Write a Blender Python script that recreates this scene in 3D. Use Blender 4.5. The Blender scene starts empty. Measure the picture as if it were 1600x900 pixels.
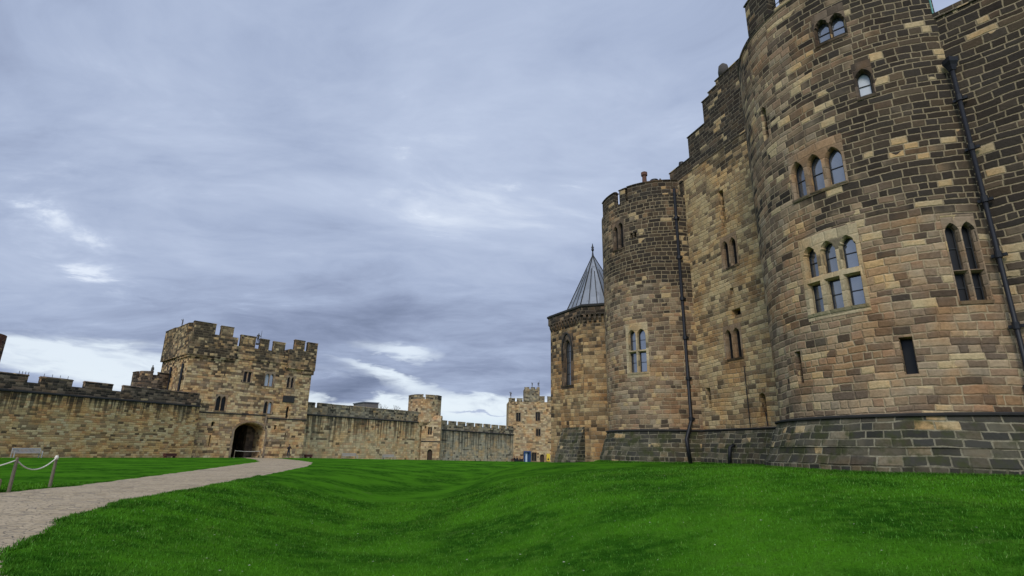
import bpy, bmesh, math, random
import numpy as np
from math import radians, sin, cos, pi, atan2, hypot, sqrt
from mathutils import Vector, Matrix

random.seed(7); np.random.seed(7)
scene = bpy.context.scene
COL = scene.collection

# ------------------------------------------------------------------ camera
PITCH, ROLL = radians(16.4), radians(1.0)
cam_d = bpy.data.cameras.new('camera'); cam = bpy.data.objects.new('camera', cam_d); COL.objects.link(cam)
cam_d.sensor_width = 36; cam_d.lens = 850/1600*36; cam_d.clip_start = .1; cam_d.clip_end = 6000
_f = Vector((0, cos(PITCH), sin(PITCH))); _u = Vector((0, -sin(PITCH), cos(PITCH))); _r = Vector((1, 0, 0))
_R = _r*cos(ROLL)+_u*sin(ROLL); _U = _u*cos(ROLL)-_r*sin(ROLL)
cam.matrix_world = Matrix(((_R.x, _U.x, -_f.x, 0), (_R.y, _U.y, -_f.y, 0), (_R.z, _U.z, -_f.z, 1.6), (0, 0, 0, 1)))
scene.camera = cam
scene.view_settings.view_transform = 'Standard'; scene.view_settings.look = 'None'
scene.view_settings.exposure = 0.25; scene.view_settings.gamma = 1
scene.view_settings.use_curve_mapping = False

# ------------------------------------------------------------------ node helper
class NT:
    def __init__(s, tree): s.t = tree; s.n = tree.nodes; s.l = tree.links
    def put(s, sock, v):
        if v is None: return
        if isinstance(v, bpy.types.NodeSocket): s.l.new(v, sock)
        else:
            if isinstance(v, (tuple, list)) and len(v) == 3 and len(sock.default_value) == 4: v = (*v, 1)
            sock.default_value = v
    def m(s, op, a, b=None, c=None, clamp=False):
        n = s.n.new('ShaderNodeMath'); n.operation = op; n.use_clamp = clamp
        s.put(n.inputs[0], a); s.put(n.inputs[1], b); s.put(n.inputs[2], c); return n.outputs[0]
    def vm(s, op, a, b=None):
        n = s.n.new('ShaderNodeVectorMath'); n.operation = op
        s.put(n.inputs[0], a)
        if op == 'SCALE': s.put(n.inputs['Scale'], b)
        else: s.put(n.inputs[1], b)
        return n.outputs[0]
    def noise(s, vec, scale, detail=3, rough=.55, dist=0, out=0):
        n = s.n.new('ShaderNodeTexNoise'); s.put(n.inputs['Vector'], vec); s.put(n.inputs['Scale'], scale)
        n.inputs['Detail'].default_value = detail; n.inputs['Roughness'].default_value = rough; n.inputs['Distortion'].default_value = dist
        return n.outputs[out]
    def ss(s, x, a, b, lo=0., hi=1.):
        n = s.n.new('ShaderNodeMapRange'); n.interpolation_type = 'SMOOTHSTEP'
        s.put(n.inputs[0], x); n.inputs[1].default_value = a; n.inputs[2].default_value = b
        s.put(n.inputs[3], lo); s.put(n.inputs[4], hi); return n.outputs[0]
    def mix(s, f, a, b, mode='MIX'):
        n = s.n.new('ShaderNodeMix'); n.data_type = 'RGBA'; n.blend_type = mode
        s.put(n.inputs[0], f); s.put(n.inputs[6], a); s.put(n.inputs[7], b); return n.outputs[2]
    def ramp(s, x, stops, interp='LINEAR'):
        n = s.n.new('ShaderNodeValToRGB'); r = n.color_ramp; r.interpolation = interp
        while len(r.elements) > 1: r.elements.remove(r.elements[-1])
        r.elements[0].position = stops[0][0]; r.elements[0].color = (*stops[0][1], 1)
        for p, c in stops[1:]:
            e = r.elements.new(p); e.color = (*c, 1)
        s.put(n.inputs[0], x); return n.outputs[0]
    def sep(s, v):
        n = s.n.new('ShaderNodeSeparateXYZ'); s.put(n.inputs[0], v); return n.outputs
    def comb(s, x, y, z=0.):
        n = s.n.new('ShaderNodeCombineXYZ'); s.put(n.inputs[0], x); s.put(n.inputs[1], y); s.put(n.inputs[2], z); return n.outputs[0]
    def seprgb(s, v):
        n = s.n.new('ShaderNodeSeparateColor'); s.put(n.inputs[0], v); return n.outputs
    def vor1(s, w, feature, rnd):
        n = s.n.new('ShaderNodeTexVoronoi'); n.voronoi_dimensions = '1D'; n.feature = feature
        s.put(n.inputs['W'], w); n.inputs['Scale'].default_value = 1; n.inputs['Randomness'].default_value = rnd
        return n.outputs['Color'] if feature == 'F1' else n.outputs['Distance']

def srgb(r, g, b):
    f = lambda c: (c/255/12.92) if c/255 <= .04045 else ((c/255+.055)/1.055)**2.4
    return (f(r), f(g), f(b))

# ------------------------------------------------------------------ world
SUN_AZ, SUN_EL = radians(-163), radians(38)
w = bpy.data.worlds.new('World'); scene.world = w; w.use_nodes = True
T = NT(w.node_tree); T.n.clear()
out = T.n.new('ShaderNodeOutputWorld'); bg = T.n.new('ShaderNodeBackground')
tc = T.n.new('ShaderNodeTexCoord').outputs['Generated']
D = T.vm('NORMALIZE', tc)
dx, dy, dz = T.sep(D)[:3]
hd = T.m('SQRT', T.m('ADD', T.m('MULTIPLY', dx, dx), T.m('MULTIPLY', dy, dy)))
t_ = T.m('DIVIDE', dz, T.m('MAXIMUM', hd, .02))                       # tangent of the elevation
az = T.m('MULTIPLY', T.m('ARCTAN2', dx, dy), 180/pi)                   # degrees, 0 = +Y
sky = T.n.new('ShaderNodeTexSky'); sky.sky_type = 'NISHITA'; sky.sun_disc = False
sky.sun_elevation = SUN_EL; sky.sun_rotation = SUN_AZ
sky.ozone_density = 2
zz = T.m('ADD', T.m('MAXIMUM', dz, 0.), .16)
plane = T.comb(T.m('DIVIDE', dx, zz), T.m('DIVIDE', dy, zz), 0.)      # the cloud deck seen from below
rot = T.n.new('ShaderNodeMapping'); T.put(rot.inputs[0], plane); rot.inputs['Rotation'].default_value = (0, 0, radians(-28)); rot.inputs['Scale'].default_value = (.62, 1.0, 1)
pl = rot.outputs[0]
warp = T.noise(pl, .9, 3, .5, out=1)
plw = T.vm('ADD', pl, T.vm('SCALE', T.vm('SUBTRACT', warp, (.5, .5, .5)), .9))
nA = T.noise(plw, .75, 2, .5)
nB = T.noise(plw, 2.2, 6, .58)
nC = T.noise(plw, 6.5, 6, .62)
# elongated banks near the horizon
ht = T.comb(T.m('MULTIPLY', az, .045), T.m('MULTIPLY', t_, 9.), 0.)
hw = T.noise(ht, 1.4, 4, .55, out=1)
htw = T.vm('ADD', ht, T.vm('SCALE', T.vm('SUBTRACT', hw, (.5, .5, .5)), .9))
nH = T.noise(htw, 1.5, 7, .6)
nHf = T.noise(htw, 5., 6, .62)
V = T.m('ADD', .56, T.m('MULTIPLY', T.m('SUBTRACT', nA, .5), 1.15))
V = T.m('ADD', V, T.m('MULTIPLY', T.m('SUBTRACT', nB, .5), .95))
V = T.m('ADD', V, T.m('MULTIPLY', T.m('SUBTRACT', nC, .5), .36))
hn = T.m('MULTIPLY', T.m('SUBTRACT', nHf, .5), .16)
jt = T.m('MULTIPLY', T.m('SUBTRACT', nH, .5), .05)
jt2 = T.m('MULTIPLY', T.m('SUBTRACT', T.noise(htw, 3.2, 5, .6), .5), .05)
tj = T.m('ADD', T.m('ADD', t_, jt), jt2)
azj = T.m('ADD', az, T.m('MULTIPLY', T.m('SUBTRACT', T.noise(htw, 1.1, 4, .6, out=0), .5), 9.))
def blob(a, t, wa, wt, k=0., src=(None, None)):
    A = T.m('SUBTRACT', src[0] or azj, a)
    Bt = T.m('SUBTRACT', T.m('SUBTRACT', src[1] or tj, t), T.m('MULTIPLY', A, k))
    e = T.m('ADD', T.m('POWER', T.m('ABSOLUTE', T.m('DIVIDE', A, wa)), 2.), T.m('POWER', T.m('ABSOLUTE', T.m('DIVIDE', Bt, wt)), 2.))
    return T.m('POWER', 2.718, T.m('MULTIPLY', e, -1.))
# bright openings and dark banks of cloud: (azimuth, tan elevation, half widths, slope, weight)
gap = None
for a, t, wa, wt, k, wgt in [(-38, .112, 9, .030, .0005, 1.25), (-33, .085, 6, .02, 0, .8), (-44, .080, 4, .022, -.002, -.7),
                             (-9, .045, 16, .068, 0, 1.3), (-11.5, .160, 5.5, .016, -.003, .62), (-13, .128, 7, .014, -.004, .60),
                             (-1.0, .126, 7.0, .032, .0015, -1.35), (-16, .095, 4.5, .013, -.001, -.95),
                             (-14, .145, 8, .010, -.0035, -.7), (-15, .058, 6.5, .008, -.0008, -.9), (-4, .056, 3.5, .0045, 0, -.9),
                             (20, .08, 12, .05, 0, .8), (60, .09, 20, .05, 0, .8), (-75, .09, 22, .04, 0, .8), (150, .1, 60, .05, 0, .8)]:
    b = T.m('MULTIPLY', blob(a, t, wa, wt, k), wgt)
    gap = b if gap is None else T.m('ADD', gap, b)
gap = T.m('ADD', gap, hn)
G = T.m('MULTIPLY', T.ss(gap, .16, .80), T.ss(nHf, .25, .52, .62, 1.))
dark = T.m('ADD', T.m('MULTIPLY', blob(-1, .13, 9, .04), .30), T.m('MULTIPLY', blob(-24, .215, 16, .055), .20))
dark = T.m('ADD', dark, T.m('MULTIPLY', blob(-16, .095, 6, .02), .22))
dark = T.m('ADD', dark, T.m('MULTIPLY', blob(-34, .34, 24, .07), .06))
V = T.m('SUBTRACT', V, dark)
wisp = T.m('MULTIPLY', T.ss(T.m('ADD', T.m('MULTIPLY', blob(-41, .275, 6.0, .055, -.006), .62), T.m('MULTIPLY', T.m('SUBTRACT', nC, .5), 1.9)), .22, .85), T.ss(nB, .38, .6))
wisp = T.m('MULTIPLY', wisp, .72)
wisp = T.m('ADD', wisp, T.m('MULTIPLY', blob(-42, .26, 7, .06, 0, (az, t_)), .12))
V = T.m('ADD', V, T.m('MULTIPLY', wisp, .62))
V = T.m('ADD', V, T.m('MULTIPLY', blob(8, .85, 22, .45, 0, (az, t_)), .10))
V = T.m('SUBTRACT', V, T.m('MULTIPLY', T.ss(t_, .02, .42, 1., 0.), .10))
cloud = T.ramp(V, [(0, srgb(104, 116, 142)), (.25, srgb(130, 142, 169)), (.5, srgb(155, 168, 194)), (.75, srgb(174, 186, 209)), (1, srgb(208, 217, 231))])
clear = T.vm('SCALE', sky.outputs[0], .12)
open_ = T.mix(.15, T.mix(T.ss(t_, 0.01, .07), srgb(180, 204, 226), srgb(218, 226, 234)), clear)
c = T.mix(T.m('MULTIPLY', G, .95), cloud, open_)
# unseen sky behind the camera brightened as added fill light on the stone
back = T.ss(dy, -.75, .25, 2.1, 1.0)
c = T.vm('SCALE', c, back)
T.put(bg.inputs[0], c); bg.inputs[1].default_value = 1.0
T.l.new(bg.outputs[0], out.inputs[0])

sd = bpy.data.lights.new('sun', 'SUN'); sd.energy = 1.5; sd.angle = radians(18); sd.color = (1, .93, .82)
so = bpy.data.objects.new('sun', sd); COL.objects.link(so)
sv = Vector((sin(SUN_AZ)*cos(SUN_EL), cos(SUN_AZ)*cos(SUN_EL), sin(SUN_EL)))
so.rotation_euler = sv.to_track_quat('Z', 'Y').to_euler()

# ------------------------------------------------------------------ materials
def newmat(name):
    m = bpy.data.materials.new(name); m.use_nodes = True
    t = NT(m.node_tree); b = m.node_tree.nodes['Principled BSDF']; return m, t, b

def masonry(name, ch=.29, cw=.55, pal=None, mortar=(.27, .22, .15), mw=.020, soot=(7, 16, 0., .6), per=.7, xg=(0, 0.), streak=None,
            moss=0., light=.045, bump=.8, sootc=(.020, .018, .016), patch=.5, lightc=(.42, .32, .17), foot=None, rnd=.55):
    mat, t, b = newmat(name)
    pal = pal or [(.15, .105, .068), (.20, .145, .092), (.125, .088, .06), (.24, .175, .11), (.17, .12, .085), (.22, .135, .08), (.28, .20, .12)]
    uvn = t.n.new('ShaderNodeUVMap'); uvn.uv_map = 'UVMap'
    uv = uvn.outputs[0]; P = t.n.new('ShaderNodeNewGeometry').outputs['Position']
    px, py, pz = t.sep(P)[:3]
    w1 = t.noise(uv, .55, 2, .5, out=1); w2 = t.noise(uv, 7., 3, .6, out=1)
    q = t.vm('ADD', uv, t.vm('SCALE', t.vm('SUBTRACT', w1, (.5, .5, .5)), .24))
    q = t.vm('ADD', q, t.vm('SCALE', t.vm('SUBTRACT', w2, (.5, .5, .5)), .046))
    u, v = t.sep(q)[:2]
    vr = t.m('DIVIDE', v, ch)
    rc = t.seprgb(t.vor1(vr, 'F1', rnd)); re = t.vor1(vr, 'DISTANCE_TO_EDGE', rnd)
    fr = t.m('DIVIDE', 1/cw, t.m('ADD', .62, t.m('MULTIPLY', rc[0], .85)))
    ur = t.m('ADD', t.m('MULTIPLY', u, fr), t.m('MULTIPLY', rc[1], 531.7))
    cc = t.seprgb(t.vor1(ur, 'F1', .8)); ce = t.vor1(ur, 'DISTANCE_TO_EDGE', .8)
    d = t.m('MINIMUM', t.m('MULTIPLY', re, ch), t.m('DIVIDE', ce, fr))
    dd = t.m('DIVIDE', d, t.m('ADD', .45, t.m('MULTIPLY', t.noise(uv, 3.1, 3, .6), 1.1)))
    mort = t.ss(dd, mw*.55, mw*1.3, 1., 0.)
    n = len(pal); stone = t.ramp(cc[0], [(i/n, c_) for i, c_ in enumerate(pal)], 'CONSTANT')
    # soot: deposited black crust, per stone and in broad patches
    big = t.noise(P, .26, 4, .6); mid = t.noise(P, .9, 3, .55); fine = t.noise(uv, 9., 5, .65); tiny = t.noise(uv, 34., 3, .6)
    zl, zh, base, amp = soot
    S = t.m('ADD', base, t.m('MULTIPLY', t.ss(pz, zl, zh), amp))
    if foot: S = t.m('ADD', S, t.m('MULTIPLY', t.ss(pz, foot[0], foot[1], 1., 0.), foot[2]))
    S = t.m('ADD', S, t.m('MULTIPLY', t.m('SUBTRACT', big, .5), patch*2.2))
    S = t.m('ADD', S, t.m('MULTIPLY', t.m('SUBTRACT', mid, .5), patch))
    S = t.m('ADD', S, t.m('MULTIPLY', t.m('SUBTRACT', cc[1], .5), per))
    if xg[1]: S = t.m('ADD', S, t.m('MULTIPLY', t.ss(pz, 4., 11.), t.m('MULTIPLY', t.m('SUBTRACT', px, xg[0]), xg[1])))
    S = t.m('ADD', S, t.m('MULTIPLY', t.m('SUBTRACT', fine, .5), .30))
    vs_ = t.sep(uv); S = t.m('ADD', S, t.m('MULTIPLY', t.m('SUBTRACT', t.noise(t.comb(t.m('MULTIPLY', vs_[0], 1.3), t.m('MULTIPLY', vs_[1], .12), 0.), 1., 4, .6), .5), .55))
    S = t.ss(S, .22, .78)
    S = t.m('MAXIMUM', S, t.m('MULTIPLY', t.m('GREATER_THAN', cc[1], .93), .72))
    isl = t.m('GREATER_THAN', t.m('ADD', cc[2], t.m('MULTIPLY', t.m('SUBTRACT', t.noise(P, .7, 2, .5), .5), .25)), 1-light)
    S_st = t.m('MULTIPLY', S, t.m('SUBTRACT', 1., t.m('MULTIPLY', isl, .92)))
    stone = t.mix(t.m('MULTIPLY', isl, .8), stone, lightc)
    bright = t.m('ADD', .45, t.m('MULTIPLY', fine, 1.1))
    bright = t.m('MULTIPLY', bright, t.m('ADD', .70, t.m('MULTIPLY', mid, .6)))
    bright = t.m('MULTIPLY', bright, t.m('ADD', .82, t.m('MULTIPLY', tiny, .36)))
    stone = t.vm('SCALE', stone, bright)
    tint = t.mix(t.ss(t.noise(P, .5, 3, .6), .42, .66), (1, 1, 1), (1.12, .93, .76))
    stone = t.mix(1., stone, tint, 'MULTIPLY')
    dk = t.mix(t.m('MULTIPLY', t.m('POWER', cc[0], 2.), t.ss(cc[1], .2, .9, 1., .1)), sootc, tuple(v*.30 for v in pal[0]))
    dk = t.vm('SCALE', dk, t.m('ADD', .5, t.m('MULTIPLY', t.m('ADD', cc[2], fine), .75)))
    stone = t.mix(t.m('MULTIPLY', S_st, .93), stone, dk)
    mo = t.vm('SCALE', mortar, t.m('ADD', .55, t.m('MULTIPLY', fine, .8)))
    mo = t.mix(t.m('MULTIPLY', S, .45), mo, t.vm('SCALE', mortar, .35))
    mo = t.mix(t.m('MULTIPLY', t.ss(t.noise(P, 1.1, 3, .6), .42, .60, .25, .95), t.m('SUBTRACT', 1., t.m('MULTIPLY', S, .8))), mo, stone)
    col = t.mix(mort, stone, mo)
    if moss:
        mk = t.m('MULTIPLY', t.ss(t.noise(P, 1.6, 5, .65), .45, .68), moss)
        col = t.mix(mk, col, (.042, .048, .018))
    if streak:
        zt, ln, st_amt = streak[:3]; slope = streak[3] if len(streak) > 3 else 0.
        u0 = t.sep(uv)[0]
        below = t.m('SUBTRACT', zt, t.m('ADD', pz, t.m('MULTIPLY', u0, slope)))
        sn = t.noise(t.comb(t.m('MULTIPLY', u0, 2.3), t.m('MULTIPLY', pz, .07), 0.), 1., 3, .65)
        lnn = t.noise(t.comb(t.m('MULTIPLY', u0, .9), 3.3, 0.), 1., 3, .6)
        fall = t.m('MULTIPLY', t.m('GREATER_THAN', below, 0.), t.m('SUBTRACT', 1., t.m('DIVIDE', below, t.m('MULTIPLY', lnn, ln*2)), clamp=True))
        # a grime veil with darker runs in it
        run = t.ss(t.m('ADD', sn, t.m('MULTIPLY', fall, .15)), .54, .64)
        mk = t.m('MULTIPLY', t.m('MULTIPLY', run, t.m('POWER', fall, .6)), st_amt)
        col = t.mix(mk, col, (.022, .022, .019))
    t.put(b.inputs['Base Color'], col); b.inputs['Roughness'].default_value = .93
    b.inputs['Specular IOR Level'].default_value = .08
    hgt = t.m('ADD', t.ss(d, 0., .05), t.m('MULTIPLY', fine, .9))
    hgt = t.m('ADD', hgt, t.m('MULTIPLY', cc[2], .8))
    bp = t.n.new('ShaderNodeBump'); bp.inputs['Strength'].default_value = bump; bp.inputs['Distance'].default_value = .035
    t.put(bp.inputs['Height'], hgt); t.put(b.inputs['Normal'], bp.outputs[0])
    return mat

def plain(name, col, rough=.8, metal=0., var=.25, scale=6., spec=.3, bump=0.):
    mat, t, b = newmat(name)
    P = t.n.new('ShaderNodeNewGeometry').outputs['Position']
    n_ = t.noise(P, scale, 4, .6)
    t.put(b.inputs['Base Color'], t.vm('SCALE', col, t.m('ADD', 1-var, t.m('MULTIPLY', n_, 2*var))))
    b.inputs['Roughness'].default_value = rough; b.inputs['Metallic'].default_value = metal
    b.inputs['Specular IOR Level'].default_value = spec
    if bump:
        bp = t.n.new('ShaderNodeBump'); bp.inputs['Strength'].default_value = bump; bp.inputs['Distance'].default_value = .02
        t.put(bp.inputs['Height'], t.noise(P, scale*2.5, 5, .65)); t.put(b.inputs['Normal'], bp.outputs[0])
    return mat

TAN = [(.40, .29, .15), (.48, .355, .185), (.31, .215, .115), (.52, .40, .22), (.41, .27, .145), (.17, .12, .075), (.47, .355, .205), (.26, .185, .115)]
PINK = [(.24, .172, .105), (.295, .218, .135), (.17, .122, .08), (.335, .252, .158), (.215, .155, .10), (.275, .185, .115), (.275, .217, .145), (.135, .10, .07)]
WT = [(.36, .26, .135), (.42, .31, .16), (.28, .20, .11), (.46, .35, .19), (.31, .22, .12), (.19, .135, .08)]
PM = (.41, .325, .20)
M = {}
M['round'] = masonry('round_tower_stone', .27, .52, PINK, mortar=PM, soot=(5.5, 12.5, .0, .86), xg=(14.8, .14), light=.06, mw=.024, per=.6, patch=.7, lightc=(.46, .36, .20), rnd=.75)
M['round_top'] = masonry('round_tower_parapet_stone', .28, .5, PINK, mortar=(.30, .25, .17), soot=(7.0, 15.5, .42, .45), light=.06, rnd=.7)
M['second'] = masonry('second_tower_stone', .28, .52, PINK, mortar=PM, soot=(8.5, 15.5, .06, .74), xg=(9.5, .04), light=.05, mw=.026, per=.55, patch=.6, rnd=.7)
M['wallw'] = masonry('keep_wall_stone', .27, .5, WT, mortar=(.36, .29, .185), soot=(17, 22, .0, .66), light=.04, mw=.020, patch=.7, per=.6, xg=(13.55, .42), rnd=.7)
M['walle'] = masonry('side_wall_stone', .28, .60, PINK, mortar=PM, soot=(4, 11, .16, .74), light=.07, lightc=(.44, .34, .19), mw=.024, per=.55, patch=.6, rnd=.75)
M['plinth'] = masonry('plinth_stone', .27, .52, [(.085, .078, .055), (.11, .10, .068), (.06, .056, .044), (.16, .14, .095)], mortar=(.31, .28, .19), soot=(40, 50, .50, 0), light=.03, moss=.85, mw=.026, sootc=(.028, .028, .024), rnd=.35, per=.8)
M['apse'] = masonry('apse_stone', .30, .50, [(.28, .185, .095), (.34, .235, .12), (.19, .13, .07), (.40, .29, .15)], soot=(8, 14, .22, .3), light=.04, patch=.7, per=.75)
M['gate'] = masonry('gatehouse_stone', .33, .60, TAN, mortar=(.15, .11, .065), soot=(6.5, 14.5, .0, .56), light=.07, lightc=(.50, .40, .23), mw=.024, sootc=(.024, .020, .017), foot=(-1, 3, -.08), per=.68)
M['curtain'] = masonry('curtain_wall_stone', .24, .50, [(.43, .31, .145), (.48, .355, .17), (.36, .245, .115), (.52, .40, .21), (.40, .25, .12), (.24, .17, .09)], mortar=(.27, .20, .11), soot=(60, 70, -.05, 0), light=.07, streak=(6.25, 2.2, .9), mw=.016, lightc=(.50, .40, .23), per=.5)
M['curtain_mid'] = masonry('middle_wall_stone', .34, .60, [(.47, .365, .20), (.54, .42, .235), (.39, .295, .16), (.59, .46, .26), (.48, .32, .17)], mortar=(.24, .19, .12), soot=(60, 70, -.02, 0), light=.06, streak=(6.3, 4.6, .85), mw=.018, foot=(-1, 1.2, -.1), per=.8)
M['curtain_far'] = masonry('far_wall_stone', .34, .60, [(.33, .29, .20), (.38, .33, .23), (.27, .24, .165), (.42, .35, .23)], mortar=(.22, .19, .13), soot=(60, 70, .02, 0), light=.05, streak=(5.0, 5.5, .8), mw=.018, per=.8)
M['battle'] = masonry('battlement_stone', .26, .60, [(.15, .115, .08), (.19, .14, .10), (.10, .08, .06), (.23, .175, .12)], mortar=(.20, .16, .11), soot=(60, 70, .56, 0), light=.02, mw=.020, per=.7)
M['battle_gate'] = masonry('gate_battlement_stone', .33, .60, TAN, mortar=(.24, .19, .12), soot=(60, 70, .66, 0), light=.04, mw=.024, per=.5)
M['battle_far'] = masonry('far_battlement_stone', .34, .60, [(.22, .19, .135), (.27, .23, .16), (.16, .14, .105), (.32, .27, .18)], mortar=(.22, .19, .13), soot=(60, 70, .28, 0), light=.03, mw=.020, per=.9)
M['fartower'] = masonry('far_tower_stone', .36, .62, [(.37, .275, .16), (.43, .325, .195), (.26, .19, .115), (.48, .375, .23), (.35, .235, .135)], mortar=(.22, .17, .10), soot=(8.5, 13, -.02, .3), light=.06, mw=.022, per=.9)
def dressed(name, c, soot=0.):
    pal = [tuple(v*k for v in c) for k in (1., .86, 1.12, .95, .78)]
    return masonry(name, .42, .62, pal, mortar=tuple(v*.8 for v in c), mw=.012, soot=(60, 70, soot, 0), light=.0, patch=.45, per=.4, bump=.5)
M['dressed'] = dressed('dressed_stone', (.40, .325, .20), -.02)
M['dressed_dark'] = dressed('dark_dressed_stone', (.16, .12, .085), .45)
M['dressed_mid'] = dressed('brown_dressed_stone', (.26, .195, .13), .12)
M['string'] = plain('string_course_stone', (.028, .027, .025), .9, var=.4, scale=2., bump=.4)
M['iron'] = plain('black_iron', (.011, .012, .015), .5, var=.3, spec=.3)
M['frame'] = plain('window_frame_paint', (.02, .022, .025), .5, var=.1)
M['void'] = plain('dark_interior', (.012, .011, .010), .95, var=.2)
M['lead'] = None
M['glass'] = plain('window_glass', (.20, .213, .228), .10, metal=.75, var=.2, scale=1.2, spec=.7)
M['glass_dark'] = plain('dark_window_glass', (.010, .010, .010), .35, metal=.0, var=.3, scale=1.2, spec=.22)
M['glass_white'] = plain('white_blind_glass', (.48, .52, .56), .3, var=.1, scale=1.)
M['statue'] = plain('weathered_statue_stone', (.07, .062, .055), .95, var=.4, scale=8.)
M['terra'] = plain('terracotta', (.12, .06, .042), .8, var=.3)
M['bench_grey'] = plain('weathered_bench_wood', (.42, .40, .38), .8, var=.2, scale=9)
M['bench_pale'] = plain('pale_bench_wood', (.36, .34, .30), .85, var=.25, scale=9)
M['redwood'] = plain('dark_red_wood', (.085, .028, .022), .8, var=.3, scale=9)
M['post'] = plain('rope_post_wood', (.15, .125, .085), .85, var=.35, scale=14)
M['rope'] = plain('white_rope', (.62, .58, .48), .9, var=.2, scale=30)
M['skin'] = plain('skin', (.40, .24, .18), .6, var=.05)
M['cloth_dark'] = plain('dark_clothing', (.014, .014, .018), .9, var=.2)
M['cloth_jean'] = plain('dark_trousers', (.022, .026, .04), .9, var=.2)
M['hair'] = plain('dark_hair', (.02, .014, .01), .7, var=.2)
M['door_wood'] = plain('old_door_wood', (.045, .028, .018), .8, var=.3, scale=12)
M['blue'] = plain('blue_paint', (.012, .045, .13), .5, var=.1)
M['palepaint'] = plain('pale_panel_paint', (.45, .52, .60), .6, var=.1)
M['yellow'] = plain('yellow_paint', (.60, .42, .04), .6, var=.1)
M['slate'] = plain('grey_roof', (.12, .13, .15), .8, var=.2)
M['render'] = plain('grey_render', (.13, .12, .11), .9, var=.15)
M['bark'] = plain('bark', (.05, .04, .032), .95, var=.3)
M['leaf'] = plain('conifer_leaf', (.02, .045, .02), .9, var=.5, scale=2)
M['verdigris'] = plain('green_copper_edge', (.10, .26, .22), .6, var=.25)

# lead sheet: pale grey with slightly varied sheets
mt, t, b = newmat('lead_sheet'); M['lead'] = mt
uvn = t.n.new('ShaderNodeUVMap'); P = t.n.new('ShaderNodeNewGeometry').outputs['Position']
ux, vy = t.sep(uvn.outputs[0])[:2]
sh = t.n.new('ShaderNodeTexWhiteNoise'); sh.noise_dimensions = '2D'
t.put(sh.inputs['Vector'], t.comb(t.m('FLOOR', t.m('DIVIDE', ux, .7)), t.m('FLOOR', t.m('DIVIDE', t.m('ADD', vy, t.m('MULTIPLY', t.m('FLOOR', t.m('DIVIDE', ux, .7)), .8)), 2.3))))
cl = t.mix(sh.outputs[0], (.16, .18, .21), (.27, .295, .335))
cl = t.mix(t.ss(t.noise(P, 2., 5, .7), .5, .75), cl, (.11, .12, .14))
t.put(b.inputs['Base Color'], cl); b.inputs['Roughness'].default_value = .55; b.inputs['Metallic'].default_value = .2

# ------------------------------------------------------------------ object helpers
ROOTLOC = {}
def tag(o, label=None, cat=None, group=None, kind=None):
    if label: o['label'] = label
    if cat: o['category'] = cat
    if group: o['group'] = group
    if kind: o['kind'] = kind
    return o
def empty(name, loc, label, cat, group=None):
    o = bpy.data.objects.new(name, None); COL.objects.link(o); o.location = loc; o.empty_display_size = .2
    ROOTLOC[o] = Vector(loc); return tag(o, label, cat, group)
def world_off(o):
    v = Vector((0, 0, 0))
    while o is not None:
        v = v+Vector(o.location); o = o.parent
    return v
def set_uv(me, uv=None):
    lay = me.uv_layers.get('UVMap') or me.uv_layers.new(name='UVMap')
    vs = me.vertices
    for p in me.polygons:
        n = p.normal; c = p.center
        if uv is not None:
            cx, cy, r = uv; th0 = atan2(c.y-cy, c.x-cx)
            rad = hypot(n.x*(c.x-cx), n.y*(c.y-cy))
        for li in p.loop_indices:
            co = vs[me.loops[li].vertex_index].co
            if abs(n.z) > .8: lay.data[li].uv = (co.x, co.y)
            elif uv is not None and abs(n.x*(c.x-cx)+n.y*(c.y-cy)) > .5*hypot(c.x-cx, c.y-cy)*hypot(n.x, n.y):
                th = atan2(co.y-cy, co.x-cx); dth = (th-th0+pi) % (2*pi)-pi
                lay.data[li].uv = ((th0+dth)*r, co.z)
            else:
                h = hypot(n.x, n.y) or 1; lay.data[li].uv = ((-n.y*co.x+n.x*co.y)/h, co.z)
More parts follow.
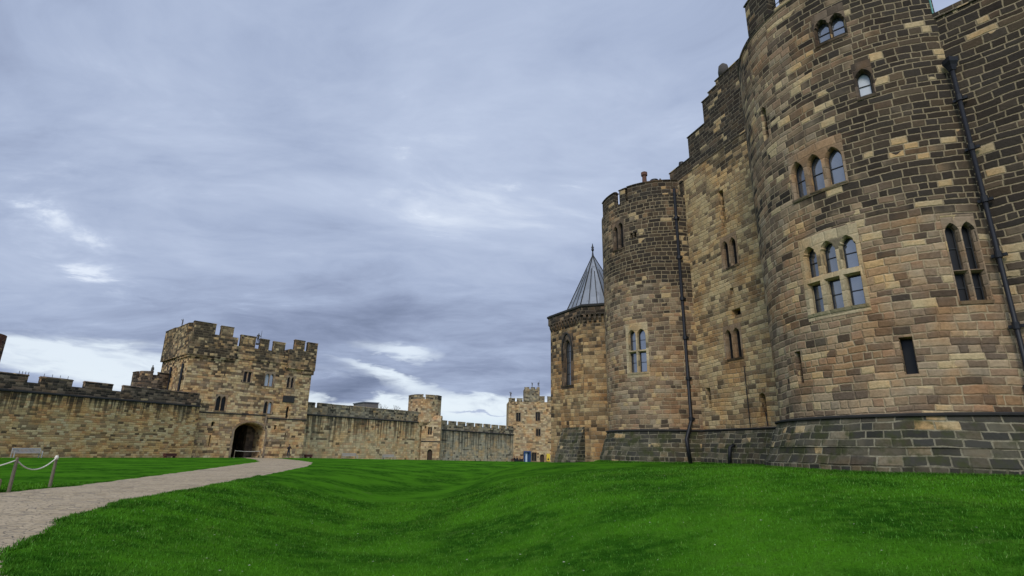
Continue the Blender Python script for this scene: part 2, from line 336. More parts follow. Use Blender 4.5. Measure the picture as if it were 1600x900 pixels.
class MB:
    """collects world-space shapes for one mesh"""
    def __init__(s): s.v = []; s.f = []; s.mi = []; s.pc = []
    def add(s, vs, fs, mi=0):
        s.pc.append((list(vs), list(fs))); o = len(s.v); s.v += [tuple(v) for v in vs]; s.f += [tuple(i+o for i in f) for f in fs]; s.mi += [mi]*len(fs); return s
    def loops(s, ls, cap=True, mi=0):
        """skin consecutive closed loops of equal length"""
        n = len(ls[0]); vs = [p for l in ls for p in l]; fs = []
        for k in range(len(ls)-1):
            for i in range(n):
                j = (i+1) % n; fs.append((k*n+i, k*n+j, (k+1)*n+j, (k+1)*n+i))
        if cap: fs.append(tuple(range(n-1, -1, -1))); fs.append(tuple(range((len(ls)-1)*n, len(ls)*n)))
        return s.add(vs, fs, mi)
    def box(s, c, sz, rz=0., mi=0, tilt=0.):
        m = Matrix.Rotation(rz, 4, 'Z') @ Matrix.Rotation(tilt, 4, 'X'); q = []
        for z in (-1, 1):
            q.append([Vector(c)+m @ Vector((x*sz[0]/2, y*sz[1]/2, z*sz[2]/2)) for x, y in ((-1, -1), (1, -1), (1, 1), (-1, 1))])
        return s.loops(q, mi=mi)
    def tube(s, pts, r, n=8, mi=0, cap=True):
        pts = [Vector(p) for p in pts]; rs = r if isinstance(r, (list, tuple)) else [r]*len(pts); ls = []
        up = Vector((0, 0, 1)) if abs((pts[-1]-pts[0]).normalized().z) < .9 else Vector((1, 0, 0))
        for i, p in enumerate(pts):
            d = (pts[min(i+1, len(pts)-1)]-pts[max(i-1, 0)]).normalized()
            a = d.cross(up).normalized(); b_ = d.cross(a)
            ls.append([p+(a*cos(2*pi*k/n)+b_*sin(2*pi*k/n))*rs[i] for k in range(n)])
        return s.loops(ls, cap, mi)
    def build(s, name, mat, parent=None, uv=None, smooth=False, label=None, bevel=0):
        me = bpy.data.meshes.new(name); me.from_pydata(s.v, [], s.f); me.validate()
        mats = mat if isinstance(mat, (list, tuple)) else [mat]
        for m_ in mats: me.materials.append(m_)
        if len(mats) > 1:
            for p, i in zip(me.polygons, s.mi): p.material_index = i
        bm = bmesh.new(); bm.from_mesh(me); bmesh.ops.recalc_face_normals(bm, faces=bm.faces); bm.to_mesh(me); bm.free()
        me.update(); set_uv(me, uv)
        if smooth:
            for p in me.polygons: p.use_smooth = True
        o = bpy.data.objects.new(name, me); COL.objects.link(o)
        place(o, parent)
        if label: o['label'] = label
        return o
def place(o, parent):
    """mesh data is in world space: move it under its parent"""
    if parent is None:
        return
    off = world_off(parent)
    o.data.transform(Matrix.Translation(-off)); o.parent = parent
def tree_off(o): return world_off(o)
def boolean(o, cut):
    """o minus each piece of the cutter MB, both in world space; done before parenting"""
    for vs_, fs_ in cut.pc:
        me = bpy.data.meshes.new('cut'); me.from_pydata([tuple(v) for v in vs_], [], fs_); me.validate()
        bm = bmesh.new(); bm.from_mesh(me); bmesh.ops.recalc_face_normals(bm, faces=bm.faces); bm.to_mesh(me); bm.free()
        set_uv(me); me.materials.append(o.data.materials[0])
        c_ = bpy.data.objects.new('cut', me); COL.objects.link(c_)
        md = o.modifiers.new('b', 'BOOLEAN'); md.operation = 'DIFFERENCE'; md.solver = 'EXACT'; md.object = c_
        dg = bpy.context.evaluated_depsgraph_get(); dg.update()
        new = bpy.data.meshes.new_from_object(o.evaluated_get(dg)); old = o.data
        o.modifiers.clear()
        if len(new.polygons) > 3: o.data = new
        bpy.data.objects.remove(c_); bpy.data.meshes.remove(me)
    o.data.name = o.name
    return o

# surfaces: map (s, z, off) to the world; s runs to the right as seen from outside
class Pl:
    cyl = False
    def __init__(s, A, B):
        A, B = np.array(A[:2]), np.array(B[:2]); s.A = A; s.t = (B-A)/np.linalg.norm(B-A); s.n = np.array([s.t[1], -s.t[0]]); s.uv = None
        s.L = float(np.linalg.norm(B-A))
    def p(s, u, z, off=0.): q = s.A+s.t*u+s.n*off; return Vector((q[0], q[1], z))
    def nrm(s, u): return Vector((*s.n, 0))
    def tan(s, u): return Vector((*s.t, 0))
class Cy:
    cyl = True
    def __init__(s, C, r): s.C = C; s.r = r; s.uv = (C[0], C[1], r)
    def p(s, u, z, off=0.): th = u/s.r; return Vector((s.C[0]+(s.r+off)*cos(th), s.C[1]+(s.r+off)*sin(th), z))
    def nrm(s, u): th = u/s.r; return Vector((cos(th), sin(th), 0))
    def tan(s, u): th = u/s.r; return Vector((-sin(th), cos(th), 0))
def P2(azd, d): a = radians(azd); return (d*sin(a), d*cos(a))

def slab(mb, S, s0, s1, z0, z1, o0, o1, step=.25, mi=0, profile=None):
    """a block on surface S following its curve; profile = closed list of (off, z)"""
    prof = profile or [(o0, z0), (o1, z0), (o1, z1), (o0, z1)]
    n = max(1, int(math.ceil((s1-s0)/step))) if S.cyl else 1
    return mb.loops([[S.p(s0+(s1-s0)*k/n, z, o) for o, z in prof] for k in range(n+1)], mi=mi)
def revolve(mb, C, prof, n=144, mi=0):
    """prof from bottom to top [(r, z)], closed solid"""
    return mb.loops([[Vector((C[0]+r*cos(2*pi*i/n), C[1]+r*sin(2*pi*i/n), z)) for i in range(n)] for r, z in prof], mi=mi)
def outline(w_, z0, z1, style, grow=0., n=7):
    """closed outline of an opening in (ds, z), counter-clockwise"""
    h = w_/2+grow; z0 -= grow; z1 += grow
    if style == 'rect': return [(-h, z0), (h, z0), (h, z1), (-h, z1)]
    pts = [(-h, z0), (h, z0)]
    if style == 'round':
        zs = z1-h
        pts += [(h*cos(pi*k/(2*n)), zs+h*sin(pi*k/(2*n))) for k in range(2*n+1)]
    elif style == 'segment':
        rise = h*.62; zs = z1-rise
        pts += [(h*cos(pi*k/(2*n)), zs+rise*sin(pi*k/(2*n))) for k in range(2*n+1)]
    else:
        rise = h*(1.75 if style == 'lancet' else 1.45); zs = z1-rise
        # pointed arch from two arcs
        R = (rise*rise+h*h)/(2*h)
        a1 = math.asin(min(1, rise/R))
        arc = [(h-R+R*cos(a1*k/n), zs+R*sin(a1*k/n)) for k in range(n+1)]
        if style == 'cusp':   # cusped head: a notch each side
            arc = [(x-(.16*h if .25 < (z-zs)/rise < .5 else 0), z) for x, z in arc]
        pts += arc+[(-x, z) for x, z in reversed(arc[:-1])]
    return pts
def cutter(mb, S, sc, w_, z0, z1, style, depth=.6, grow=0., splay=.06):
    o = S.p(sc, 0, 0); nn, tt = S.nrm(sc), S.tan(sc)
    ls = []
    for off, g in ((.5, splay), (0.005, splay), (-.13, 0), (-depth, 0)):
        ls.append([o+nn*off+tt*x+Vector((0, 0, z)) for x, z in outline(w_, z0, z1, style, grow+g)])
    return mb.loops(ls)
def pane_mb(S, sc, w_, z0, z1, style, off, th=.02, grow=.02):
    o = S.p(sc, 0, 0); nn, tt = S.nrm(sc), S.tan(sc)
    return MB().loops([[o+nn*(off+k)+tt*x+Vector((0, 0, z)) for x, z in outline(w_, z0, z1, style, grow)] for k in (-th, 0)])
def frame_mb(S, sc, w_, z0, z1, style, off, fw=.035, bars=1, th=.05):
    mb = MB(); o = S.p(sc, 0, 0); nn, tt = S.nrm(sc), S.tan(sc)
    a = outline(w_, z0, z1, style, .01); b_ = outline(w_, z0, z1, style, -fw); n = len(a)
    pt = lambda q, k: o+nn*(off+k)+tt*q[0]+Vector((0, 0, q[1]))
    vs = [pt(q, th) for q in a]+[pt(q, th) for q in b_]+[pt(q, 0) for q in b_]
    fs = []
    for i in range(n):
        j = (i+1) % n; fs += [(i, j, n+j, n+i), (n+i, n+j, 2*n+j, 2*n+i)]
    mb.add(vs, fs)
    for k in range(bars):
        zb = z0+(z1-z0)*(k+1)/(bars+1)
        c_ = o+nn*(off+.02)+Vector((0, 0, zb)); m = atan2(tt.y, tt.x)
        mb.box(c_, (w_, .03, .03), m)
    return mb
def window(root, S, lights, cuts, surround=None, smat=None, sill=None, pane='glass', bars=1, inset=.30, depth=.6, name='window'):
    """lights: (s centre, width, z0, z1, style[, pane]); adds its openings to cuts; builds surround > frame, pane, sill"""
    smat = smat or M['dressed']
    if surround:
        for l in lights: cutter(cuts, S, l[0], *l[1:5], depth=depth, grow=.03)
        mb = MB(); slab(mb, S, surround[0], surround[1], surround[2], surround[3], -.34, .014, .12)
        w_ = mb.build(name, smat, None, S.uv); c_ = MB()
        for l in lights: cutter(c_, S, l[0], *l[1:5], depth=.7)
        boolean(w_, c_); place(w_, root)
    else:
        for l in lights: cutter(cuts, S, l[0], *l[1:5], depth=depth)
        mb = MB()
        for l in lights:
            f = frame_mb(S, *l[:5], off=-inset, bars=bars); mb.add(f.v, f.f)
        w_ = mb.build(name, M['frame'], root)
    for l in lights:
        pm = M[l[5]] if len(l) > 5 else M[pane]
        pane_mb(S, *l[:5], off=-inset).build('pane', pm, w_)
        if surround: frame_mb(S, *l[:5], off=-inset, bars=bars).build('frame', M['frame'], w_)
    if sill:
        mb = MB(); slab(mb, S, sill[0], sill[1], 0, 0, 0, 0, .15, profile=[(-.1, sill[2]-.14), (.04, sill[2]-.14), (.09, sill[2]-.03), (-.1, sill[2]+.01)])
        mb.build('sill', smat, w_, S.uv)
    return w_
def slit(root, S, sc, w_, z0, z1, cuts, style='rect', depth=.7, mat='glass_dark', inset=.45, name='arrow_slit'):
    cutter(cuts, S, sc, w_, z0, z1, style, depth=depth, splay=.03)
    return pane_mb(S, sc, w_, z0, z1, style, -inset).build(name, M[mat], root)
def coping(mb, S, s0, s1, z, o0, o1, h=.16, ov=.05):
    slab(mb, S, s0-ov, s1+ov, 0, 0, 0, 0, .3, profile=[(o0-ov, z), (o1+ov, z), (o1+ov, z+h*.45), ((o0+o1)/2, z+h), (o0-ov, z+h*.45)])
def merlon(root, S, s0, s1, z0, z1, o0, o1, mat, cap=True, name='merlon'):
    mb = MB(); j = random.uniform(-.03, .03)
    slab(mb, S, s0, s1, z0, z1-.15+j, o0, o1)
    if cap: coping(mb, S, s0, s1, z1-.15+j+.002, o0, o1)
    return mb.build(name, mat, root, S.uv)

# ------------------------------------------------------------------ ground
KEEP = [(30, -6), (24, 6), (19.2, 11.6), (14.6, 16.0), (12.2, 17.8), (10.9, 20.4), (10.6, 23.2), (11.2, 27), (10.9, 33), (8.2, 36.2), (6.5, 39.2), (5.6, 43), (3.0, 47.5), (3.2, 56), (6, 70)]
XR = [(-30, -4.2), (0, -4.6), (7.6, -6.35), (8.9, -7.5), (13.2, -9.9), (17.5, -11.4), (23, -12.1), (30.6, -13.5), (47.5, -16.7), (53.5, -18.4), (60, -20.6), (70, -25.6), (82, -32.7), (88, -37.5)]
XL = [(-30, -18), (0, -17.5), (19.3, -16.8), (22.5, -16.9), (36.3, -20.0), (57.8, -25.2), (70.5, -31.2), (82, -38), (88, -42.8)]
XV = [(-30, 4), (0, .5), (8, -1.6), (16, -4.3), (25, -6.3), (35, -6.0), (48, -3.5), (62, 0), (90, 3)]
def itp(tab, y): a = np.array(tab); return np.interp(y, a[:, 0], a[:, 1])
def seg_dist(x, y, poly):
    d = np.full(np.shape(x), 1e9)
    for (ax, ay), (bx, by) in zip(poly[:-1], poly[1:]):
        vx, vy = bx-ax, by-ay; tt = np.clip(((x-ax)*vx+(y-ay)*vy)/(vx*vx+vy*vy), 0, 1)
        d = np.minimum(d, np.hypot(x-ax-tt*vx, y-ay-tt*vy))
    return d
def sm(t): t = np.clip(t, 0, 1); return t*t*(3-2*t)
def gz(x, y):
    """ground height"""
    x = np.asarray(x, float); y = np.asarray(y, float)
    flat = np.interp(y, [-50, 0, 56, 75, 90, 112, 134, 300], [.05, -.05, -.12, -.32, -.42, -1.0, -1.65, -2.2])
    xv = itp(XV, y); xr = itp(XR, y)
    dk = seg_dist(x, y, KEEP); kx = np.interp(y, [p[1] for p in KEEP], [p[0] for p in KEEP])
    depth = np.interp(y, [-30, 0, 8, 20, 45, 62, 76], [-.3, -.35, -.55, -1.05, -1.1, -.55, 0])
    zf = np.interp(y, [-10, 17, 28, 45, 60, 80], [1.05, 1.02, .95, .72, .2, -.1])
    # left bank
    tl = np.clip((x-xr)/np.maximum(xv-xr, .5), 0, 1)
    left = flat+(depth)*sm(tl**1.15)
    # mound up to the keep
    dv = np.maximum(x-xv, 0); t = dv/(dv+dk+1e-6); t = np.where(x > kx, 1, t)
    bottom = flat+depth
    k = np.interp(y, [0, 40, 62, 75], [1, 1, .75, 0])
    right = bottom+(zf-bottom)*(1-(1-t)**1.75)*k*sm(t*2.3+.02)+np.where(k < 1, 0, 0)
    z = np.where(x < xv, left, right)
    z = z+.035*np.sin(x*.9+y*.37)*np.sin(y*.55-x*.2)*sm((x-xr)/2)*np.clip(1-y/70, 0, 1)
    return z
def onpath(x, y): return (x > itp(XL, y)) & (x < itp(XR, y)) & (y < 86.5)
def spacing(lo, hi, breaks):
    v = [lo]
    while v[-1] < hi:
        v.append(v[-1]+breaks(v[-1]))
    return np.array(v)
xs = spacing(-1600, 1600, lambda x: 150 if abs(x) > 300 else 30 if abs(x) > 100 else 1.6 if (x < -26 or x > 30) else .3)
ys = spacing(-1200, 2400, lambda y: 150 if (y < -200 or y > 400) else 25 if (y < -20 or y > 150) else 2 if (y < 3 or y > 90) else .3 if y < 45 else .7)
X, Y = np.meshgrid(xs, ys); Z = gz(X, Y)
inside = onpath(X, Y); Z = np.where(inside, Z-.06, Z)
me = bpy.data.meshes.new('ground'); nx, ny = len(xs), len(ys)
vs = np.stack([X, Y, Z], -1).reshape(-1, 3)
ii = (np.arange(ny-1)[:, None]*nx+np.arange(nx-1)[None, :]).reshape(-1)
fs = np.stack([ii, ii+1, ii+1+nx, ii+nx], -1)
me.from_pydata(vs.tolist(), [], fs.tolist())
for p in me.polygons: p.use_smooth = True
ground = bpy.data.objects.new('ground', me); COL.objects.link(ground); tag(ground, 'mown green lawn dipping into a ditch and rising to the keep', 'ground', kind='structure')
mt, t, b = newmat('lawn')
P = t.n.new('ShaderNodeNewGeometry').outputs['Position']; X_, Y_, Z_ = t.sep(P)[:3]
n1 = t.noise(P, .35, 4, .6); n2 = t.noise(P, 3.2, 5, .65); n3 = t.noise(P, 22., 4, .7)
g = t.mix(t.ss(n1, .38, .62), (.020, .078, .006), (.058, .180, .010))
g = t.mix(t.ss(n2, .42, .72), g, (.060, .165, .014))
g = t.mix(t.m('MULTIPLY', t.ss(t.noise(P, .8, 5, .7), .60, .74), .5), g, (.09, .13, .035))
g = t.vm('SCALE', g, t.m('ADD', .45, t.m('MULTIPLY', n3, 1.1)))
t.put(b.inputs['Base Color'], g); b.inputs['Roughness'].default_value = 1; b.inputs['Specular IOR Level'].default_value = .0
bp = t.n.new('ShaderNodeBump'); bp.inputs['Strength'].default_value = .9; bp.inputs['Distance'].default_value = .06
t.put(bp.inputs['Height'], t.m('ADD', n3, t.m('MULTIPLY', n2, 1.5))); t.put(b.inputs['Normal'], bp.outputs[0])
me.materials.append(mt)

# path
mb = MB(); rows = []
yy = np.concatenate([np.arange(-12, 40, .35), np.arange(40, 86.6, .8)])
NP = 22
for y in yy:
    a, c_ = float(itp(XL, y)), float(itp(XR, y)); a += .09*sin(y*2.3)+.05*sin(y*6.1)-.03; c_ += .10*sin(y*1.7+1)+.06*sin(y*5.3)+.03
    xx = a+(c_-a)*np.arange(NP+1)/NP
    zc = gz(xx, np.full(NP+1, y)); e = np.minimum(np.arange(NP+1), NP-np.arange(NP+1))/NP
    rows.append([(xx[i], y, float(zc[i])-.022+.03*min(1, e[i]*5)) for i in range(NP+1)])
vsx = [p for r in rows for p in r]; fsx = []
for k in range(len(rows)-1):
    for i in range(NP):
        fsx.append((k*(NP+1)+i, k*(NP+1)+i+1, (k+1)*(NP+1)+i+1, (k+1)*(NP+1)+i))
mt, t, b = newmat('worn_setts')
P = t.n.new('ShaderNodeNewGeometry').outputs['Position']
wv = t.vm('ADD', P, t.vm('SCALE', t.vm('SUBTRACT', t.noise(P, 3., 3, .6, out=1), (.5, .5, .5)), .12))
def vor(t, vec, scale, feat):
    n = t.n.new('ShaderNodeTexVoronoi'); n.voronoi_dimensions = '2D'; n.feature = feat; t.put(n.inputs['Vector'], vec); n.inputs['Scale'].default_value = scale
    return n.outputs
mp = t.n.new('ShaderNodeMapping'); t.put(mp.inputs[0], wv); mp.inputs['Rotation'].default_value = (0, 0, radians(20)); mp.inputs['Scale'].default_value = (1, 1.8, 1)
vc = t.seprgb(vor(t, mp.outputs[0], 4.2, 'F1')['Color']); ve = vor(t, mp.outputs[0], 4.2, 'DISTANCE_TO_EDGE')['Distance']
cb = t.ramp(vc[0], [(0, (.32, .24, .135)), (.3, (.36, .28, .17)), (.55, (.43, .335, .205)), (.8, (.22, .175, .115))], 'CONSTANT')
cb = t.mix(t.ss(t.noise(P, .5, 5, .65), .35, .7), cb, (.43, .335, .21))
cb = t.mix(t.m('MULTIPLY', t.ss(ve, .02, .09, 1., 0.), .55), cb, (.10, .088, .065))
cb = t.vm('SCALE', cb, t.m('ADD', .72, t.m('MULTIPLY', t.noise(P, 14, 5, .7), .56)))
t.put(b.inputs['Base Color'], cb); b.inputs['Roughness'].default_value = .85
bp = t.n.new('ShaderNodeBump'); bp.inputs['Strength'].default_value = .8; bp.inputs['Distance'].default_value = .03
t.put(bp.inputs['Height'], t.m('ADD', t.ss(ve, 0., .12), t.m('MULTIPLY', t.noise(P, 9, 4, .7), .8))); t.put(b.inputs['Normal'], bp.outputs[0])
pme = bpy.data.meshes.new('path'); pme.from_pydata(vsx, [], fsx); pme.materials.append(mt)
path = bpy.data.objects.new('path', pme); COL.objects.link(path); tag(path, 'worn stone sett path curving to the gatehouse arch', 'path', kind='structure')

# grass blades in the near lawn
def blades(n, amin, amax, d0, d1, pw):
    a = np.radians(np.random.uniform(amin, amax, n)); d = (d0**pw+(d1**pw-d0**pw)*np.random.rand(n))**(1/pw)
    x = d*np.sin(a); y = d*np.cos(a)
    kx = np.interp(y, [p[1] for p in KEEP], [p[0] for p in KEEP])
    # clumps
    cl = np.sin(x*2.1+np.sin(y*1.3)*2)*np.sin(y*2.7+np.sin(x*1.9)*2)
    ok = (~onpath(x-.0, y)) & (x < kx+1.2) & (np.random.rand(n) < .72+.28*cl)
    x, y, d = x[ok], y[ok], d[ok]; n = len(x); z = gz(x, y)-.012
    h = np.random.uniform(.022, .055, n)*(1+d/40); wd = np.random.uniform(.004, .008, n)*(d/9)
    ph = np.random.rand(n)*2*pi; ln = np.random.uniform(0, .8, n)*h; lp = np.random.rand(n)*2*pi
    bx, by = np.cos(ph)*wd, np.sin(ph)*wd
    v = np.empty((n, 3, 3)); v[:, 0] = np.stack([x-bx, y-by, z], 1); v[:, 1] = np.stack([x+bx, y+by, z], 1)
    v[:, 2] = np.stack([x+np.cos(lp)*ln, y+np.sin(lp)*ln, z+h], 1)
    return v.reshape(-1, 3)
def tufts(x, y, hlo, hhi, wd):
    n = len(x); z = gz(x, y)-.02; h = np.random.uniform(hlo, hhi, n); ph = np.random.rand(n)*2*pi; lp = np.random.rand(n)*2*pi; ln = h*np.random.uniform(.1, .9, n)
    bx, by = np.cos(ph)*wd, np.sin(ph)*wd; v = np.empty((n, 3, 3)); v[:, 0] = np.stack([x-bx, y-by, z], 1); v[:, 1] = np.stack([x+bx, y+by, z], 1)
    v[:, 2] = np.stack([x+np.cos(lp)*ln, y+np.sin(lp)*ln, z+h], 1); return v.reshape(-1, 3)
n_ = 15000; a_ = np.radians(np.random.uniform(165, 285, n_)); r_ = 6.24+np.abs(np.random.normal(0, .10, n_)); c1_ = P2(36.9, 28.1)
T_A = tufts(c1_[0]+r_*np.cos(a_), c1_[1]+r_*np.sin(a_), .04, .15, .010)
n_ = 9000; ty = np.random.uniform(7, 32, n_); sd_ = np.random.rand(n_) < .7
tx = np.where(sd_, itp(XR, ty)+.10*np.sin(ty*1.7+1)+.06*np.sin(ty*5.3)+np.random.normal(.05, .07, n_), itp(XL, ty)+.09*np.sin(ty*2.3)-np.random.normal(.05, .07, n_))
T_B = tufts(tx, ty, .03, .085, .009)
n_ = 6000; sw = np.random.uniform(-1, 8.5, n_); wa, wb = np.array(P2(18, 39)), np.array(P2(25.6, 33.3)); wt_ = (wb-wa)/np.linalg.norm(wb-wa); wn = np.array([wt_[1], -wt_[0]]); of = .84+np.abs(np.random.normal(0, .12, n_))
T_C = tufts(wa[0]+wt_[0]*sw+wn[0]*of, wa[1]+wt_[1]*sw+wn[1]*of, .05, .16, .014)
n_ = 6000; a_ = np.radians(np.random.uniform(165, 285, n_)); r_ = 5.12+np.abs(np.random.normal(0, .12, n_)); c2_ = P2(16, 41.9)
T_D = tufts(c2_[0]+r_*np.cos(a_), c2_[1]+r_*np.sin(a_), .05, .16, .014)
V_ = np.concatenate([T_A, T_B, T_C, T_D, blades(330000, -49, 51, 6.2, 30, .9), blades(26000, -49, -40, 15, 30, 1.)])
nt = len(V_)//3
me = bpy.data.meshes.new('grass'); me.vertices.add(len(V_)); me.vertices.foreach_set('co', V_.astype(np.float32).ravel())
me.loops.add(nt*3); me.loops.foreach_set('vertex_index', np.arange(nt*3, dtype=np.int32))
me.polygons.add(nt); me.polygons.foreach_set('loop_start', np.arange(0, nt*3, 3, dtype=np.int32)); me.polygons.foreach_set('loop_total', np.full(nt, 3, dtype=np.int32))
me.update(); me.validate()
grass = bpy.data.objects.new('grass', me); COL.objects.link(grass); tag(grass, 'short bright green grass blades of the near lawn', 'grass', kind='stuff')
mt, t, b = newmat('grass_blade')
geo = t.n.new('ShaderNodeNewGeometry'); P = geo.outputs['Position']; rp = geo.outputs['Random Per Island']
g = t.mix(t.ss(t.noise(P, .35, 4, .6), .38, .62), (.022, .086, .006), (.066, .200, .011))
g = t.mix(t.ss(t.noise(P, 3.2, 5, .65), .40, .68), g, (.070, .185, .016))
g = t.mix(t.ss(t.noise(P, 1.7, 4, .65), .52, .70, 0., .65), g, (.013, .050, .006))
g = t.mix(t.ss(rp, .75, 1.), g, (.075, .20, .03))
g = t.mix(t.m('MULTIPLY', t.m('GREATER_THAN', rp, .985), .5), g, (.16, .19, .07))
g = t.mix(t.ss(t.noise(P, .6, 5, .7), .54, .72, 0., .35), g, (.12, .16, .03))
g = t.vm('SCALE', g, t.m('ADD', .62, t.m('MULTIPLY', rp, .62)))
t.put(b.inputs['Base Color'], g); b.inputs['Roughness'].default_value = .8; b.inputs['Specular IOR Level'].default_value = .0
me.materials.append(mt)
# a few fallen leaves / daisies on the lawn are part of the grass cover
mb = MB()
for i in range(120):
    a = radians(random.uniform(-35, 45)); d = random.uniform(8, 22); x, y = d*sin(a), d*cos(a)
    if onpath(np.array([x]), np.array([y]))[0]: continue
    z = float(gz(x, y))+.045; r = random.uniform(.012, .026); ph = random.random()*6
    mb.add([(x+r*cos(ph+k*1.57), y+r*sin(ph+k*1.57), z+random.uniform(0, .012)) for k in range(4)], [(0, 1, 2, 3)])
o = mb.build('fallen_leaves', plain('pale_leaf', (.34, .36, .25), .9, var=.4, scale=3)); tag(o, 'tiny pale fallen leaves scattered over the lawn', 'leaves', kind='stuff')

# ------------------------------------------------------------------ big round tower
C1 = P2(36.9, 28.1); R1 = 5.4; S1 = Cy(C1, R1)
def th(S, deg): return radians(deg)*S.r
z0 = .2
tw = empty('round_tower', (C1[0], C1[1], .9), 'huge round sooty stone keep tower with triple arched windows, nearest at right', 'tower')
TOPZ = 21.0
body = revolve(MB(), C1, [(R1, 2.6), (R1, 8), (R1, 14), (R1, TOPZ)], 160).build('tower_wall', M['round'], None, S1.uv)
cut = MB()
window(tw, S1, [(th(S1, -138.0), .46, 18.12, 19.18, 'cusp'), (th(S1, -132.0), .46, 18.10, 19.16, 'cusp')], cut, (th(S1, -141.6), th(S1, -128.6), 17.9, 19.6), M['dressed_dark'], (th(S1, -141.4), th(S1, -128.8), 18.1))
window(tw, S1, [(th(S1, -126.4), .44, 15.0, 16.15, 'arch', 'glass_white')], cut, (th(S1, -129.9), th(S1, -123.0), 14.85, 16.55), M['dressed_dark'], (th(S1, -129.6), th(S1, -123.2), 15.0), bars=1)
window(tw, S1, [(th(S1, -158.0), .50, 11.78, 13.32, 'lancet'), (th(S1, -150.0), .50, 11.75, 13.30, 'lancet'), (th(S1, -142.0), .52, 11.72, 13.28, 'lancet')], cut, (th(S1, -162.2), th(S1, -137.7), 11.6, 13.78), M['dressed_mid'], (th(S1, -162), th(S1, -138), 11.72))
ll = []
for a in (-157.9, -149.9, -142.2):
    ll += [(th(S1, a), .47, 8.30, 9.50, 'cusp'), (th(S1, a), .47, 6.86, 8.00, 'rect')]
window(tw, S1, ll, cut, (th(S1, -162.6), th(S1, -137.6), 6.55, 9.95), M['dressed'], (th(S1, -162.2), th(S1, -138), 6.84))
ll = []
for a in (-108.9, -103.9):
    ll += [(th(S1, a), .30, 7.66, 9.28, 'lancet', 'glass_dark'), (th(S1, a), .30, 6.56, 7.54, 'rect', 'glass_dark')]
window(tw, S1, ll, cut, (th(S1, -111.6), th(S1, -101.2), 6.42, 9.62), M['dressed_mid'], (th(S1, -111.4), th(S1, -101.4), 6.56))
slit(tw, S1, th(S1, -128.9), .34, 4.23, 5.45, cut)
slit(tw, S1, th(S1, -171.8), .30, 4.29, 5.50, cut)
slit(tw, S1, th(S1, -173.5), .36, 15.35, 17.0, cut, 'lancet')
for a, zz0, zz1, wd in ((-159.5, 3.35, 3.75, .26), (-158.7, 3.85, 4.1, .18)):
    pass
wq = [P2(43.4, 15), P2(43.4, 45), P2(75, 60), P2(75, 15)]
wedge = MB().loops([[Vector((x, y, z)) for x, y in wq] for z in (17.9, 30)])
boolean(body, cut); boolean(body, wedge); place(body, tw)
# light dressed patch and dark replacement blocks
PR1 = [(R1-.4, 0.2), (6.22, 0.2), (6.20, 1.28), (6.16, 1.31), (5.98, 1.60), (5.92, 1.80), (5.95, 1.83), (5.90, 1.95), (5.52, 2.82), (R1-.4, 2.84)]
pm = revolve(MB(), C1, [(r, z) for r, z in PR1[1:-1]], 160)
pm.build('plinth', M['plinth'], tw, S1.uv)
revolve(MB(), C1, [(5.52, 2.822), (5.61, 2.83), (5.62, 2.89), (5.56, 2.92), (5.42, 2.94)], 160).build('string_course', M['string'], tw)
# parapet with crenels
par = MB()
degs = []
a = -166.5
merl = [(-177, -161.2, 23.2), (-154.3, -118, 23.6), (-113, -98.5, 23.5)]
revolve(MB(), C1, [(R1+.02, TOPZ+.002), (R1+.04, TOPZ+.05), (R1+.04, TOPZ+.18), (R1, TOPZ+.26)], 160).build('parapet_course', M['round_top'], None, S1.uv)
boolean(bpy.data.objects['parapet_course'], wedge); place(bpy.data.objects['parapet_course'], tw)
ce = P2(43.25, 23.5); MB().tube([(ce[0], ce[1], 18.0), (ce[0], ce[1], 21.2)], .03, 8).build('flashing', M['verdigris'], tw)
for a0, a1, zt in merl:
    merlon(tw, S1, th(S1, a0), th(S1, a1), TOPZ+.255, zt, -.55, .03, M['round_top'])
for zr in (21.75, 22.25, 22.75):
    MB().tube([S1.p(th(S1, -162), zr, -.3), S1.p(th(S1, -153.5), zr, -.3)], .02, 6).build('safety_rail', M['iron'], tw)
# hopper downpipe between round tower and side wall
def pipe(name, pts, r, label, brackets, hopper=None, dirn=(0, 0)):
    rt = empty(name, pts[-1], label, 'downpipe'); MB().tube(pts, r, 12).build('pipe', M['iron'], rt, smooth=True)
    for (x, y, z) in brackets:
        MB().tube([(x, y, z-.11), (x, y, z+.11)], r*1.45, 12).build('collar', M['iron'], rt)
        MB().box((x+dirn[0]*.5, y+dirn[1]*.5, z), (.42, .10, .10), atan2(dirn[1], dirn[0])+pi/2).build('bracket', M['iron'], rt)
    if hopper:
        x, y, z = hopper; m2 = MB(); m2.loops([[(x+sx*s_, y+sy*s_, z+dz_) for sx, sy in ((-1, -1), (1, -1), (1, 1), (-1, 1))] for s_, dz_ in ((.08, -.28), (.12, -.08), (.17, .05), (.17, .22))]); m2.build('hopper', M['iron'], rt)
    return rt
hx, hy = P2(43.6, 23.25)
pipe('downpipe', [(hx, hy, 15.3), (hx, hy, 3.2), (hx-.35, hy-.42, 2.2), (hx-.45, hy-.55, 1.0)], .072, 'black iron downpipe with hopper between round tower and side wall', [(hx, hy, z) for z in (14.0, 12.0, 10.0, 8.0, 5.6, 3.7)], (hx, hy, 15.45), (.2, .15))

